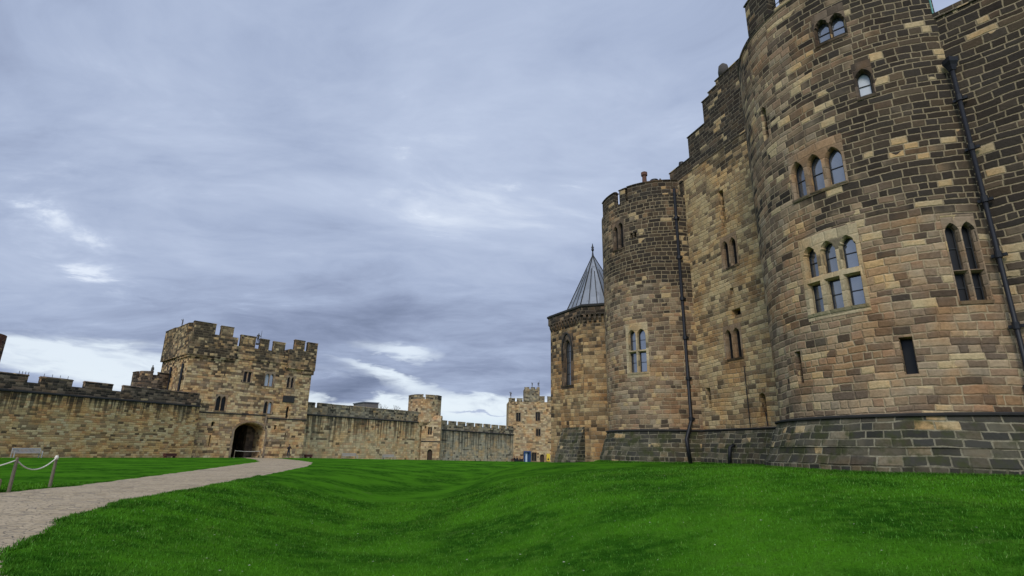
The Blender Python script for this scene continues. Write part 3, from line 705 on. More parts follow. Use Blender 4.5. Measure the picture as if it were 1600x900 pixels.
# ------------------------------------------------------------------ side wall at far right
J = np.array(P2(43.2, 23.55)); tdir = np.array([sin(radians(140)), cos(radians(140))])
A2 = J-tdir*3.0; B2 = J+tdir*16
SW = Pl(A2, B2)
kw = empty('side_wall', (J[0], J[1], .9), 'dark sooty flat keep wall with plain coping at the right edge', 'wall')
mb = MB(); slab(mb, SW, 0, 19, .2, 17.75, -4, 0); o = mb.build('wall', M['walle'], kw)
mb = MB(); slab(mb, SW, 0, 19, 17.752, 18.0, -.6, .06); mb.build('coping', M['round_top'], kw)
mb = MB(); slab(mb, SW, 0, 19, 0, 0, 0, 0, profile=[(-.3, .2), (.80, .2), (.78, 1.29), (.58, 1.62), (.50, 1.82), (.12, 2.80), (-.3, 2.80)]); mb.build('plinth', M['plinth'], kw)
mb = MB(); slab(mb, SW, 0, 19, 0, 0, 0, 0, profile=[(-.1, 2.802), (.12, 2.81), (.19, 2.88), (.1, 2.94), (-.1, 2.94)]); mb.build('string_course', M['string'], kw)

# ------------------------------------------------------------------ keep wall between the round towers
A3 = np.array(P2(18, 39)); B3 = np.array(P2(25.6, 33.3)); S3 = Pl(A3, B3)
w3 = empty('keep_wall', (float(A3[0]), float(A3[1]), .9), 'tall tan keep wall with stepped parapet between the two round towers', 'wall')
cut = MB()
mb = MB(); slab(mb, S3, -2.5, 12.5, .2, 20.9, -4, 0); body = mb.build('wall', M['wallw'])
window(w3, S3, [(4.78, .46, 12.76, 14.52, 'lancet', 'glass_dark'), (5.48, .46, 12.76, 14.52, 'lancet', 'glass_dark')], cut, (4.38, 5.90, 12.6, 14.85), M['dressed_mid'], (4.36, 5.92, 12.74), bars=0)
window(w3, S3, [(4.30, .46, 7.08, 8.80, 'arch', 'glass_dark'), (5.02, .48, 7.08, 8.80, 'arch', 'glass_dark')], cut, (3.86, 5.46, 6.9, 9.1), M['dressed_mid'], (3.84, 5.48, 7.06), bars=0)
slit(w3, S3, 4.9, .40, 15.5, 18.05, cut)
slit(w3, S3, 1.97, .40, 4.27, 5.5, cut)
slit(w3, S3, 6.55, .44, 3.55, 4.78, cut, 'round')
slit(w3, S3, 5.0, .22, 11.0, 11.35, cut, 'rect', name='put_log_hole'); slit(w3, S3, 5.2, .7, 9.6, 9.95, cut, 'rect', name='put_log_hole')
boolean(body, cut); place(body, w3)
for s0, s1, zb, zt in ((-.4, 2.08, 20.902, 22.1), (2.08, 3.98, 20.902, 23.75), (3.98, 4.7, 20.902, 25.5), (4.7, 5.5, 20.902, 25.85), (5.5, 12.5, 20.902, 26.2)):
    merlon(w3, S3, s0, s1-.004, zb, zt, -.8, .004+.02*(s0 > 2), M['wallw'] if s0 > 90 else M['round_top'], name='parapet')
mb = MB(); slab(mb, S3, -1, 12.5, 0, 0, 0, 0, profile=[(-.3, .2), (.80, .2), (.78, 1.22), (.70, 1.28), (.56, 1.55), (.50, 1.82), (.12, 2.80), (-.3, 2.80)]); mb.build('plinth', M['plinth'], w3)
mb = MB(); slab(mb, S3, -1, 12.5, 0, 0, 0, 0, profile=[(-.1, 2.802), (.12, 2.81), (.19, 2.88), (.1, 2.94), (-.1, 2.94)]); mb.build('string_course', M['string'], w3)
# finial on its parapet
o = MB().tube([S3.p(6.0, 26.15, -.3), S3.p(6.0, 26.6, -.3), S3.p(6.0, 27.0, -.3), S3.p(6.0, 27.2, -.3)], [.34, .36, .30, .10], 12).build('stone_finial', M['statue'], None, smooth=True); tag(o, 'blunt round stone finial on the highest step of the keep parapet', 'finial')
o = MB().tube([S3.p(.7, 22.1, -.3), S3.p(.7, 22.42, -.3)], [.22, .18], 12).build('vent_pipe', M['iron']); tag(o, 'short black vent stub on the lowest step of the keep parapet', 'vent')
# conductor rod
o = MB().tube([S3.p(5.45, 6.45, .05), S3.p(5.45, 3.0, .05)], .025, 6).build('lightning_rod', M['iron']); tag(o, 'thin black rod running down the keep wall below the lower twin window', 'rod')
o = MB().tube([S3.p(6.75, 3.75, .05), S3.p(6.78, 3.0, .05)], .03, 6).build('overflow_pipe', M['iron']); tag(o, 'short thin black pipe below the small round-headed opening', 'pipe')
mb = MB(); mb.tube([S3.p(4.55, 2.0, .55), S3.p(4.5, 1.85, .8), S3.p(4.5, .8, .95)], .10, 10); o = mb.build('drain_pipe', M['iron'], smooth=True); tag(o, 'short thick black drain stub against the middle of the plinth', 'pipe')

# ------------------------------------------------------------------ second round tower
C2 = P2(16, 41.9); R2 = 4.4; S2 = Cy(C2, R2)
t2 = empty('round_tower', (C2[0], C2[1], .8), 'smaller round keep tower with chimney pots, between lead-roofed apse and tan wall', 'tower')
body = revolve(MB(), C2, [(R2, 2.6), (R2, 10), (R2, 19.45)], 144).build('tower_wall', M['second'], None, S2.uv); cut = MB()
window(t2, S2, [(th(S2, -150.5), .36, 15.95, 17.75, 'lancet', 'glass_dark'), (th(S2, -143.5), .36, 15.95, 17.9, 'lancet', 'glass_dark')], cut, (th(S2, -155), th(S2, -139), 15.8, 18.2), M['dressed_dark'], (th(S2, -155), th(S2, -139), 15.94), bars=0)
for a in (-131.2, -127.6): slit(t2, S2, th(S2, a), .16, 16.42, 16.8, cut, name='put_log_hole')
ll = []
for a in (-135.9, -126.5):
    ll += [(th(S2, a), .50, 8.22, 9.6, 'arch'), (th(S2, a), .50, 6.70, 8.05, 'rect')]
window(t2, S2, ll, cut, (th(S2, -142.5), th(S2, -120.2), 6.35, 10.1), M['dressed'], (th(S2, -141.5), th(S2, -121), 6.68))
boolean(body, cut); place(body, t2)
revolve(MB(), C2, [(5.08, .2), (5.06, 1.20), (5.02, 1.26), (4.90, 1.50), (4.86, 1.75), (4.50, 2.80)], 144).build('plinth', M['plinth'], t2, S2.uv)
revolve(MB(), C2, [(4.50, 2.802), (4.58, 2.82), (4.59, 2.88), (4.53, 2.92), (4.42, 2.94)], 144).build('string_course', M['string'], t2)
for a0, a1 in ((-176, -150.3), (-143.0, -135.8), (-133.2, -85), (-80, -40)):
    merlon(t2, S2, th(S2, a0), th(S2, a1), 19.452, 20.68, -.4, .012, M['round_top'])
hx, hy = P2(18.0, 37.75)
hx3, hy3 = P2(17.85, 36.9)
pipe('downpipe', [(hx, hy, 19.9), (hx, hy, 3.5), (hx3-.30, hy3-.1, 2.3), (hx3-.15, hy3-.1, .8)], .12, 'black iron downpipe between second round tower and tan keep wall', [(hx, hy, z) for z in (17.6, 14.6, 11.6, 8.9, 6.2, 3.6)], None, (.25, .05))
mb = MB(); pp = P2(10.35, 40.6); mb.tube([(pp[0], pp[1], 12.6), (pp[0], pp[1], 2.0)], .05, 8); o = mb.build('drain_pipe', M['iron']); tag(o, 'thin dark pipe down the left side of the second round tower', 'pipe')
def chimney_pot(az_, d, zb, h, r, mat, label, cap):
    x, y = P2(az_, d); rt = empty('chimney_pot', (x, y, zb), label, 'chimney pot')
    MB().tube([(x, y, zb), (x, y, zb+h*.15), (x, y, zb+h*.2), (x, y, zb+h*.75)], [r*1.15, r*1.15, r*.85, r*.75], 12).build('shaft', mat, rt, smooth=False)
    MB().tube([(x, y, zb+h*.75), (x, y, zb+h*.8), (x, y, zb+h*.95), (x, y, zb+h)], [r*.75, r*1.1, r*1.1, r*.5], 12).build('cap', mat, rt)
chimney_pot(14.9, 38.6, 20.4, 1.6, .22, M['terra'], 'tall terracotta chimney pot on top of the second round tower', True)
chimney_pot(15.95, 38.6, 20.4, .85, .28, M['iron'], 'squat black chimney cowl right of the terracotta pot', True)
chimney_pot(16.6, 38.6, 20.5, .8, .06, M['statue'], 'small thin spike right of the black cowl on the second tower', True)

# ------------------------------------------------------------------ lead-roofed apse
V = [P2(4.22, 48.5), P2(7.63, 44.5), P2(12.5, 43.9), (12.8, 47.5), (11.5, 52.5), (5.0, 53)]
ap = empty('apse', (7.3, 48.0, .6), 'polygonal chapel apse with grey lead pyramid roof and tall lancet', 'building')
def prism(mb, poly, z0, z1, sc=1., c_=None):
    return mb.loops([[Vector((x, y, z0)) for x, y in poly], [Vector((x, y, z1)) for x, y in poly]])
def offpoly(poly, d):
    cx = sum(p[0] for p in poly)/len(poly); cy = sum(p[1] for p in poly)/len(poly); res = []
    for x, y in poly:
        l = hypot(x-cx, y-cy); res.append((x+(x-cx)/l*d, y+(y-cy)/l*d))
    return res
body = prism(MB(), V, .2, 12.3).build('apse_wall', M['apse']); cut = MB(); SA = Pl(V[0], V[1])
window(ap, SA, [(2.62, .85, 6.75, 10.6, 'lancet')], cut, (1.75, 3.5, 6.45, 11.1), M['dressed_dark'], (1.8, 3.45, 6.75), bars=3, inset=.28)
boolean(body, cut); place(body, ap)
mb = MB(); coping_p = offpoly(V, .28); prism(mb, offpoly(V, .22), 12.302, 12.95); mb.build('cornice', M['battle'], ap)
mb = MB(); mb.loops([[Vector((x, y, z)) for x, y in offpoly(V, e)] for e, z in ((.22, 12.952), (.34, 13.0), (.34, 13.12), (.1, 13.25))]); mb.build('coping', M['string'], ap)
SB = Pl(V[1], V[2])
mb = MB()
for S, L in ((SA, SA.L), (SB, SB.L)):
    n = int(L/.42)
    for k in range(n):
        s = (k+.5)*L/n; slab(mb, S, s-.11, s+.11, 0, 0, 0, 0, profile=[(-.02, 11.65), (.07, 11.72), (.19, 12.0), (.20, 12.298), (-.02, 12.298)])
o = mb.build('corbel_table', M['battle'], ap)
# sloping buttress
mb = MB(); slab(mb, SA, 1.9, 4.86, 0, 0, 0, 0, profile=[(-.1, .2), (1.0, .2), (.95, .7), (.08, 3.3), (-.1, 3.3)]); mb.build('plinth', M['plinth'], ap)
# hood over the lancet
o_ = []
for k in range(13):
    a_ = pi*k/12; o_.append(SA.p(2.62-.72*cos(a_), 9.75+1.25*sin(a_)*(1+.15*(1-abs(cos(a_)))), .08))
MB().tube([SA.p(1.9, 8.9, .06)]+o_+[SA.p(3.34, 8.9, .06)], .075, 6).build('hood_mould', M['string'], ap)
# roof
apx = (P2(8.9, 47.7)[0], P2(8.9, 47.7)[1]); rb = [P2(5.97, 46.6), P2(7.4, 44.9), P2(10.2, 44.6), (10.7, 47.4), (9.2, 50.2), (6.0, 49.8)]
mb = MB(); n = len(rb); zb, zt = 13.2, 18.75
mb.add([(x, y, zb) for x, y in rb]+[(apx[0], apx[1], zt)], [(i, (i+1) % n, n) for i in range(n)]+[tuple(range(n-1, -1, -1))])
rf = mb.build('roof', M['lead'], ap)
mb = MB()
for i in range(n):
    x0, y0 = rb[i]; x1, y1 = rb[(i+1) % n]
    mb.tube([(x0, y0, zb+.05), (apx[0], apx[1], zt+.02)], .05, 6)
    for f in (.33, .66):
        xm, ym = x0+(x1-x0)*f, y0+(y1-y0)*f; g_ = .72 if f < .5 else .66
        mb.tube([(xm, ym, zb+.03), (xm+(apx[0]-xm)*g_, ym+(apx[1]-ym)*g_, zb+(zt-zb)*g_+.02)], .035, 5)
mb.build('lead_roll', M['string'], rf)
mb = MB(); mb.tube([(apx[0], apx[1], zt-.1), (apx[0], apx[1], zt+.35), (apx[0], apx[1], zt+.5), (apx[0], apx[1], zt+1.15)], [.10, .05, .13, .02], 8); mb.box((apx[0], apx[1], zt+.78), (.28, .05, .05)); mb.build('finial', M['iron'], rf)

# ------------------------------------------------------------------ curtain walls
def curtain(label, A, B, s0, s1, zb, zstr, ztop, mats, merlons, zsill, thick=2.2, zs1=None):
    """zstr: string height at s0; zs1: at s1"""
    S = Pl(A, B); zs1 = zstr if zs1 is None else zs1
    rt = empty('curtain_wall', tuple(S.p((s0+s1)/2, zb+.8)), label, 'wall')
    f = lambda s, z_: z_+(zs1-zstr)*(s-s0)/(s1-s0)
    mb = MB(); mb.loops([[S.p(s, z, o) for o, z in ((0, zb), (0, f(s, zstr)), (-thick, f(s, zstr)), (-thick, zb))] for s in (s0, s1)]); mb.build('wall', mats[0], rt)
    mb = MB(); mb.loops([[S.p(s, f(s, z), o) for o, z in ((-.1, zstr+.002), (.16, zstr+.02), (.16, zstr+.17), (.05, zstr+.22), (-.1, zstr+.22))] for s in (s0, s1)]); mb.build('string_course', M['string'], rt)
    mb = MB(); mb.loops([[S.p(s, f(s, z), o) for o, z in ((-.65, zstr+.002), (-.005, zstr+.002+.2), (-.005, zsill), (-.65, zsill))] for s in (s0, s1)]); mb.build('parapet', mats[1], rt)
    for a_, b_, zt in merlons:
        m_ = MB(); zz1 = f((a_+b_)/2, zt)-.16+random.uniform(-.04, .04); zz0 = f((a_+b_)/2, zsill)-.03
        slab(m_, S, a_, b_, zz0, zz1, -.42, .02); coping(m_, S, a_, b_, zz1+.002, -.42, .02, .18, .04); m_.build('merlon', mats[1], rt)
    return S, rt
ml = [(-28.0+k*5.2, -28.0+k*5.2+4.2, 8.0) for k in range(4)]+[(-6.4, .6, 8.02), (1.8, 4.85, 7.98), (6.15, 9.2, 8.0), (10.5, 20.8, 8.0)]
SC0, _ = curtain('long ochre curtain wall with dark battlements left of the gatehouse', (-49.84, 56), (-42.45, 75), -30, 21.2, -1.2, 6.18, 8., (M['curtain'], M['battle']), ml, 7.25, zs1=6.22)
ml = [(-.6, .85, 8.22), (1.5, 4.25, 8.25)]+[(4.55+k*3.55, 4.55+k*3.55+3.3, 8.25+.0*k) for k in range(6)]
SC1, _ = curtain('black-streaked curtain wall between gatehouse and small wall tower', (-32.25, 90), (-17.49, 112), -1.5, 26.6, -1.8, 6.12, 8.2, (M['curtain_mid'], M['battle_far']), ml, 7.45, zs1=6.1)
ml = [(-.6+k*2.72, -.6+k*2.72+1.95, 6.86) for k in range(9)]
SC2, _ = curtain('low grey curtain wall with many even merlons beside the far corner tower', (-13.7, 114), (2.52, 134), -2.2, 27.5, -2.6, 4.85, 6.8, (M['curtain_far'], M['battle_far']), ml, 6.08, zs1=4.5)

# ------------------------------------------------------------------ gatehouse
SG = Pl((-43.16, 76), (-31.69, 88)); gh = empty('gatehouse', tuple(SG.p(8, -.3)), 'square battlemented stone gatehouse with arched passage at the end of the path', 'gatehouse')
mb = MB(); slab(mb, SG, -1.65, 16.3, -1.5, 13.5, -12.5, 0); body = mb.build('gatehouse_wall', M['gate']); cut = MB()
cutter(cut, SG, 8.0, 4.2, -1.4, 4.45, 'segment', depth=9.5, splay=.12)
for lts, sr in (([(3.08, .58, 5.95, 7.95, 'lancet', 'glass_dark'), (3.76, .58, 5.95, 7.95, 'lancet', 'glass_dark')], (2.6, 4.24, 5.8, 8.2)),
                ([(6.2, .42, 10.25, 11.7, 'rect', 'glass_dark'), (6.8, .42, 10.25, 11.7, 'rect', 'glass_dark')], (5.8, 7.2, 10.1, 12.0)),
                ([(9.42, .56, 9.95, 11.75, 'arch', 'glass_white'), (10.08, .56, 9.95, 11.75, 'arch', 'glass')], (8.95, 10.55, 9.8, 12.1)),
                ([(9.78, .48, 5.96, 7.66, 'lancet', 'glass_dark'), (10.40, .50, 5.96, 7.66, 'lancet', 'glass_white')], (9.4, 10.8, 5.8, 7.95)),
                ([(12.73, .36, 10.0, 11.6, 'lancet', 'glass_dark'), (13.34, .36, 10.0, 11.6, 'lancet', 'glass_dark')], (12.4, 13.7, 9.85, 11.85))):
    window(gh, SG, lts, cut, sr, M['dressed_mid'], (sr[0], sr[1], sr[2]+.15), bars=0)
slit(gh, SG, 13.14, .4, 5.45, 7.2, cut, 'lancet')
slit(gh, SG, 2.82, .36, 3.85, 4.4, cut, name='put_log_hole'); slit(gh, SG, 11.6, .3, 3.7, 4.3, cut, name='put_log_hole')
slit(gh, SG, 2.75, .14, 1.2, 2.6, cut); slit(gh, SG, 13.3, .14, 2.2, 3.2, cut)
# side face window (towards the left wall)
SGs = Pl((SG.p(-1.65, 0, -12.5).x, SG.p(-1.65, 0, -12.5).y), (SG.p(-1.65, 0).x, SG.p(-1.65, 0).y))
window(gh, SGs, [(8.1, .55, 9.7, 11.8, 'lancet', 'glass_dark')], cut, None, bars=0)
boolean(body, cut); place(body, gh)
# recessed square panel above the right window
mb = MB(); slab(mb, SG, 12.15, 13.95, 7.75, 8.75, -.02, .08); mb.build('stone_panel', M['string'], gh)
# inside the passage: dark gate leaf and the paler inner jamb with a side arch
mb = MB(); slab(mb, SG, 6.0, 10.0, -1.3, 4.5, -9.3, -9.0); mb.build('gate_leaf', M['void'], gh)
mb = MB(); slab(mb, SG, 8.9, 10.0, -1.3, 4.2, -8.8, -3.4); o = mb.build('inner_jamb', M['dressed_dark'], gh)
mb = MB(); slab(mb, SG, 5.75, 5.80, 0, .0, 0, 0, profile=[(.02, -.2), (.12, -.2), (.12, .3), (.02, .3)]); 
# arch ring of voussoirs
pts = outline(4.2, -1, 4.45, 'segment', .16); c0 = SG.p(8.0, 0)
ring = MB(); inn = outline(4.2, -1, 4.45, 'segment', .13); outr = outline(4.2, -1, 4.45, 'segment', .38); n = len(inn)
q = lambda a_, off: SG.p(8.0+a_[0], a_[1], off)
ring.loops([[q(inn[i], -.05), q(inn[i], .07), q(outr[i], .07), q(outr[i], -.05)] for i in range(1, n)]+[[q(inn[0], -.05), q(inn[0], .07), q(outr[0], .07), q(outr[0], -.05)]])
ring.build('arch_surround', M['dressed_mid'], gh)
# string courses
mb = MB(); slab(mb, SG, -1.7, 9.9, 5.58, 5.74, -.02, .10); slab(mb, SG, 10.1, 16.35, 5.2, 5.36, -.02, .10); mb.build('string_course', M['string'], gh)
mb = MB(); slab(mb, SG, 9.9, 10.1, 3.6, 5.74, -.02, .11); mb.build('label_stop', M['dressed_mid'], gh)
# corner turrets and parapets
def block(name, s0, s1, z0_, z1_, o0, o1, mat): 
    m_ = MB(); slab(m_, SG, s0, s1, z0_, z1_, o0, o1); return m_.build(name, mat, gh)
block('turret_wall', -2.0, 4.25, 13.3, 16.45, -5, .32, M['battle_gate'])
block('turret_corbel', -1.85, 4.1, 13.0, 13.298, -4.9, .18, M['gate'])
block('turret_wall', 12.1, 16.62, 12.9, 15.9, -4.5, .35, M['battle_gate'])
block('turret_corbel', 14.6, 16.55, 12.3, 12.898, -4.4, .2, M['gate'])
block('parapet', 4.26, 12.09, 13.502, 15.3, -.6, .10, M['battle_gate'])
for a_, b_, z_, zt in ((-1.75, 1.0, 16.452, 18.05), (1.85, 3.45, 16.452, 17.95), (4.75, 6.85, 15.302, 17.1), (7.6, 8.9, 15.302, 16.95), (9.65, 11.4, 15.302, 16.85), (12.95, 14.45, 15.902, 17.6), (15.1, 16.62, 15.902, 17.5)):
    o1_ = .33 if a_ < 4 or a_ > 12 else .11
    m_ = MB(); slab(m_, SG, a_, b_, z_, zt-.18, -.55, o1_); coping(m_, SG, a_, b_, zt-.178, -.55, o1_, .2, .04); m_.build('merlon', M['battle_gate'], gh)
# side face: parapet of the left side and rear turret
mb = MB(); slab(mb, SGs, .0, 7.49, 13.302, 16.2, -.6, .34); mb.build('side_parapet', M['battle_gate'], gh)
for a_, b_, zt in ((.0, 4.6, 18.15), (5.1, 10.9, 18.0)):
    m_ = MB(); slab(m_, SGs, a_, b_, 16.202, zt-.18, -.55, .355); coping(m_, SGs, a_, b_, zt-.178, -.55, .355, .2, .04); m_.build('merlon', M['battle_gate'], gh)
for s in (5.6, 10.9):
    p_ = SGs.p(s, 0, .14); MB().tube([(p_.x, p_.y, 12.1), (p_.x, p_.y, 7.5)], .16, 8).build('downpipe', M['iron'], gh)
# centre rear wall so the roofline reads solid
block('rear_parapet', -1.5, 16.2, 13.502, 15.2, -12.4, -11.8, M['battle_gate'])

# ------------------------------------------------------------------ small wall tower
tc_ = P2(-8.72, 115.6); ST = Cy(tc_, 3.35)
wt = empty('wall_tower', (tc_[0], 111, -1.), 'small battlemented wall tower with rounded top and arched door', 'tower')
SF = Pl((-17.4, 111.4), (-13.66, 111.5)); cut = MB()
mb = MB(); slab(mb, SF, 0, SF.L, -2, 6.6, -6, 0); body = mb.build('lower_wall', M['fartower'])
cutter(cut, SF, 1.85, .95, -1.9, 1.05, 'round', depth=.8); cutter(cut, SF, 1.42, .28, 3.9, 5.2, 'rect'); cutter(cut, SF, 1.86, .28, 3.9, 5.2, 'rect')
cutter(cut, SF, .72, .3, 5.1, 5.45, 'rect'); cutter(cut, SF, 2.6, .3, 4.95, 5.3, 'rect')
boolean(body, cut); place(body, wt)
pane_mb(SF, 1.85, .95, -1.6, 1.05, 'round', -.4).build('door', M['door_wood'], wt)
for s in (1.42, 1.86): pane_mb(SF, s, .28, 3.9, 5.2, 'rect', -.3).build('window', M['glass_dark'], wt)
mb = MB(); slab(mb, SF, 0, SF.L, 2.5, 2.68, -.05, .10); mb.build('string_course', M['string'], wt)
mb = MB(); mb.loops([[SF.p(s, z, o) for o, z in ((0, 6.602), (-.5, 7.6), (-3, 7.6), (-3, 6.602))] for s in (0, SF.L)]); mb.build('shoulder', M['fartower'], wt)
revolve(MB(), tc_, [(3.0, 5.6), (3.35, 6.3), (3.35, 10.75)], 64).build('round_wall', M['fartower'], wt, ST.uv)
for k in range(8):
    a0 = -170+k*45; merlon(wt, ST, th(ST, a0), th(ST, a0+36), 10.752, 11.7, -.5, .02, M['battle_far'])
mb = MB(); slab(mb, ST, th(ST, -112), th(ST, -105), 6.4, 8.9, -.3, .03); mb.build('walkway_door', M['door_wood'], wt)

# ------------------------------------------------------------------ far corner tower
SF2 = Pl((-.3, 132), (16, 133)); ct = empty('corner_tower', (5, 132, -1.6), 'far corner tower with stair turret, blue porch and yellow sign', 'tower')
mb = MB(); slab(mb, SF2, 0, 15, -2.6, 12.3, -9, 0); body = mb.build('tower_wall', M['fartower']); cut = MB()
for s, z_0, z_1, st in ((2.35, 7.75, 9.6, 'rect'), (7.0, 7.95, 9.85, 'rect'), (7.1, 4.45, 6.05, 'arch'), (6.15, -1.15, .6, 'rect')):
    window(ct, SF2, [(s-.27, .42, z_0, z_1, st, 'glass_dark'), (s+.27, .42, z_0, z_1, st, 'glass_dark')], cut, (s-.65, s+.65, z_0-.15, z_1+.25), M['dressed_mid'], (s-.65, s+.65, z_0), bars=0)
cutter(cut, SF2, 8.03, .95, -2.5, .3, 'round', depth=.8)
boolean(body, cut); place(body, ct)
pane_mb(SF2, 8.03, .95, -1.9, .3, 'round', -.4).build('door', M['door_wood'], ct)
for a_, b_, zt in ((.0, 1.5, 13.1), (1.95, 3.3, 13.1), (6.4, 8.6, 13.7), (9.3, 10.6, 13.7), (11.2, 12.6, 13.7), (13.2, 15, 13.7)):
    m_ = MB(); slab(m_, SF2, a_, b_, 12.302, zt-.15, -.6, .05); coping(m_, SF2, a_, b_, zt-.148, -.6, .05); m_.build('merlon', M['battle_far'], ct)
mb = MB(); slab(mb, SF2, 3.75, 7.4, 12.302, 15.3, -3.6, .06); mb.build('stair_turret', M['battle_far'], ct)
for a_, b_ in ((3.75, 4.9), (5.3, 6.3), (6.7, 7.4)):
    m_ = MB(); slab(m_, SF2, a_, b_, 15.302, 15.75, -.6, .062); m_.build('merlon', M['battle_far'], ct)
# blue framed porch and sign
px_ = empty('porch', tuple(SF2.p(4.45, -1.75, .5)), 'blue framed porch with pale door panel on the far corner tower', 'porch')
mb = MB(); slab(mb, SF2, 3.65, 3.95, -1.9, .75, .01, .8); slab(mb, SF2, 4.98, 5.28, -1.9, .75, .01, .8); slab(mb, SF2, 3.65, 5.28, .752, 1.0, .01, .85); mb.build('frame', M['blue'], px_)
mb = MB(); slab(mb, SF2, 3.97, 4.5, -1.9, .7, .1, .3); mb.build('door_panel', M['palepaint'], px_); mb = MB(); slab(mb, SF2, 4.52, 4.97, -1.9, .7, .1, .3); mb.build('door_panel', M['blue'], px_, label='blue door panel')
sg = empty('sign', tuple(SF2.p(9.45, -1.2, .1)), 'tall yellow banner sign with small dark marks beside the round-headed door', 'sign')
mb = MB(); slab(mb, SF2, 9.05, 9.85, -1.2, .5, .04, .12); mb.build('board', M['yellow'], sg)
mb = MB(); slab(mb, SF2, 9.25, 9.6, -.95, -.6, .12, .135); slab(mb, SF2, 9.38, 9.5, -.58, -.40, .12, .135); mb.build('marking', M['iron'], sg)

# hidden towers behind
c3 = (-51.9, 79.9); S5 = Cy(c3, 2.6); t5 = empty('rear_tower', (c3[0], c3[1], -.5), 'small round tower peeping over the left wall beside the gatehouse', 'tower')
revolve(MB(), c3, [(2.6, -1.), (2.6, 10.2)], 48).build('tower_wall', M['battle'], t5, S5.uv)
for k in range(7): merlon(t5, S5, th(S5, -150+k*51), th(S5, -150+k*51+38), 10.202, 11.2, -.4, .02, M['battle'])
c4 = P2(-45.35, 82); S6 = Cy(c4, 3.0); t6 = empty('rear_tower', (c4[0], c4[1], -.5), 'reddish brown tower cut by the left edge of the photo', 'tower')
revolve(MB(), c4, [(3.0, -1.), (3.0, 8.5), (3.2, 9), (3.2, 12.55)], 48).build('tower_wall', masonry('red_tower_stone', .3, .55, [(.12, .06, .045), (.15, .075, .05), (.10, .055, .045)], soot=(60, 70, .15, 0)), t6, S6.uv)
# building roof behind the middle wall
bb = empty('outbuilding', (-33.5, 125, -1.2), 'plain grey roofed building behind the black-streaked wall', 'building')
bx_, by_ = P2(-14.55, 118)
MB().box((bx_, by_, 4.3), (3.0, 6, 11.0), radians(35)).build('wall', M['render'], bb); MB().box((bx_, by_, 9.92), (3.3, 6.3, .2), radians(35)).build('roof', M['slate'], bb)

# ------------------------------------------------------------------ trees beyond the walls
def bare_tree(x, y, zb, H, label):
    rt = empty('bare_tree', (x, y, zb), label, 'tree', 'bare trees behind the wall'); tr = MB(); tr.tube([(x, y, zb), (x+.1, y, zb+H*.45), (x, y, zb+H*.7)], [.22, .14, .08], 8); tr.build('trunk', M['bark'], rt)
    cr = MB(); rnd = random.Random(int(abs(x)*10))
    def br(p, d, L, r, k):
        q_ = p+d*L; cr.tube([p, (p+q_)/2+Vector((rnd.uniform(-1, 1), rnd.uniform(-1, 1), 0))*L*.07, q_], [r, r*.8, r*.55], 4)
        if k:
            for _ in range(3):
                nd = (d+Vector((rnd.uniform(-1, 1), rnd.uniform(-1, 1), rnd.uniform(-.2, .8)))*.75).normalized(); br(q_, nd, L*.68, r*.6, k-1)
    for k in range(6):
        a_ = k*1.05; br(Vector((x, y, zb+H*(.42+.05*k))), Vector((cos(a_), sin(a_), .9)).normalized(), H*.17, .07, 4)
    cr.build('crown', M['bark'], rt)
for az_, d, H, lb in ((-13.35, 122, 10.6, 'bare twiggy tree top behind the streaked wall, left of the pair'), (-12.35, 126, 11.0, 'bare twiggy tree top behind the streaked wall, nearer the small tower')):
    x, y = P2(az_, d); bare_tree(x, y, -1, H, lb)
def bushy_tree(x, y, zb, H, R, label):
    rt = empty('evergreen_tree', (x, y, zb), label, 'tree'); MB().tube([(x, y, zb), (x, y, zb+H*.8)], [.3, .1], 8).build('trunk', M['bark'], rt)
    rnd = random.Random(5); mb = MB()
    for k in range(1500):
        f = rnd.random()**.8; z = zb+H*(.15+.85*f); rr = R*(1-f)**.7*rnd.uniform(.3, 1.1)+.1; a_ = rnd.random()*6.28; s_ = rnd.uniform(.1, .25)
        c_ = Vector((x+rr*cos(a_), y+rr*sin(a_), z)); v_ = [c_+Vector((rnd.uniform(-1, 1), rnd.uniform(-1, 1), rnd.uniform(-1, 1)))*s_ for _ in range(3)]; mb.add(v_, [(0, 1, 2)])
    mb.build('crown', M['leaf'], rt)
x, y = P2(-6.75, 135); bushy_tree(x, y, -2, 9.6, 2.0, 'dark green treetop showing between small tower and far wall')

# ------------------------------------------------------------------ figures
def skinmesh(joints, edges, radii, root=0, levels=1):
    me = bpy.data.meshes.new('fig'); me.from_pydata(joints, edges, []); o = bpy.data.objects.new('fig', me); COL.objects.link(o)
    sk = o.modifiers.new('s', 'SKIN'); sk.use_smooth_shade = True
    lay = me.skin_vertices[0] if me.skin_vertices else None
    if lay is None:
        bm = bmesh.new(); bm.from_mesh(me); bm.verts.layers.skin.verify(); bm.to_mesh(me); bm.free(); lay = me.skin_vertices[0]
    for i, r in enumerate(radii):
        lay.data[i].radius = r if isinstance(r, tuple) else (r, r); lay.data[i].use_root = (i == root)
    ss = o.modifiers.new('ss', 'SUBSURF'); ss.levels = levels
    dg = bpy.context.evaluated_depsgraph_get(); dg.update(); new = bpy.data.meshes.new_from_object(o.evaluated_get(dg))
    bpy.data.objects.remove(o); return new
POSES = {
 'photo': dict(hand=[(-.13, -.30, 1.50), (.13, -.30, 1.50)], elb=[(-.27, -.14, 1.22), (.27, -.14, 1.22)]),
 'stand': dict(hand=[(-.26, -.04, .80), (.26, -.04, .80)], elb=[(-.25, .03, 1.10), (.25, .03, 1.10)]),
 'throw': dict(hand=[(-.34, -.22, 1.62), (.30, -.10, 1.05)], elb=[(-.34, -.02, 1.35), (.27, .0, 1.16)]),
 'spear': dict(hand=[(-.26, -.04, .80), (.34, -.2, 1.25)], elb=[(-.25, .03, 1.10), (.32, .0, 1.14)])}
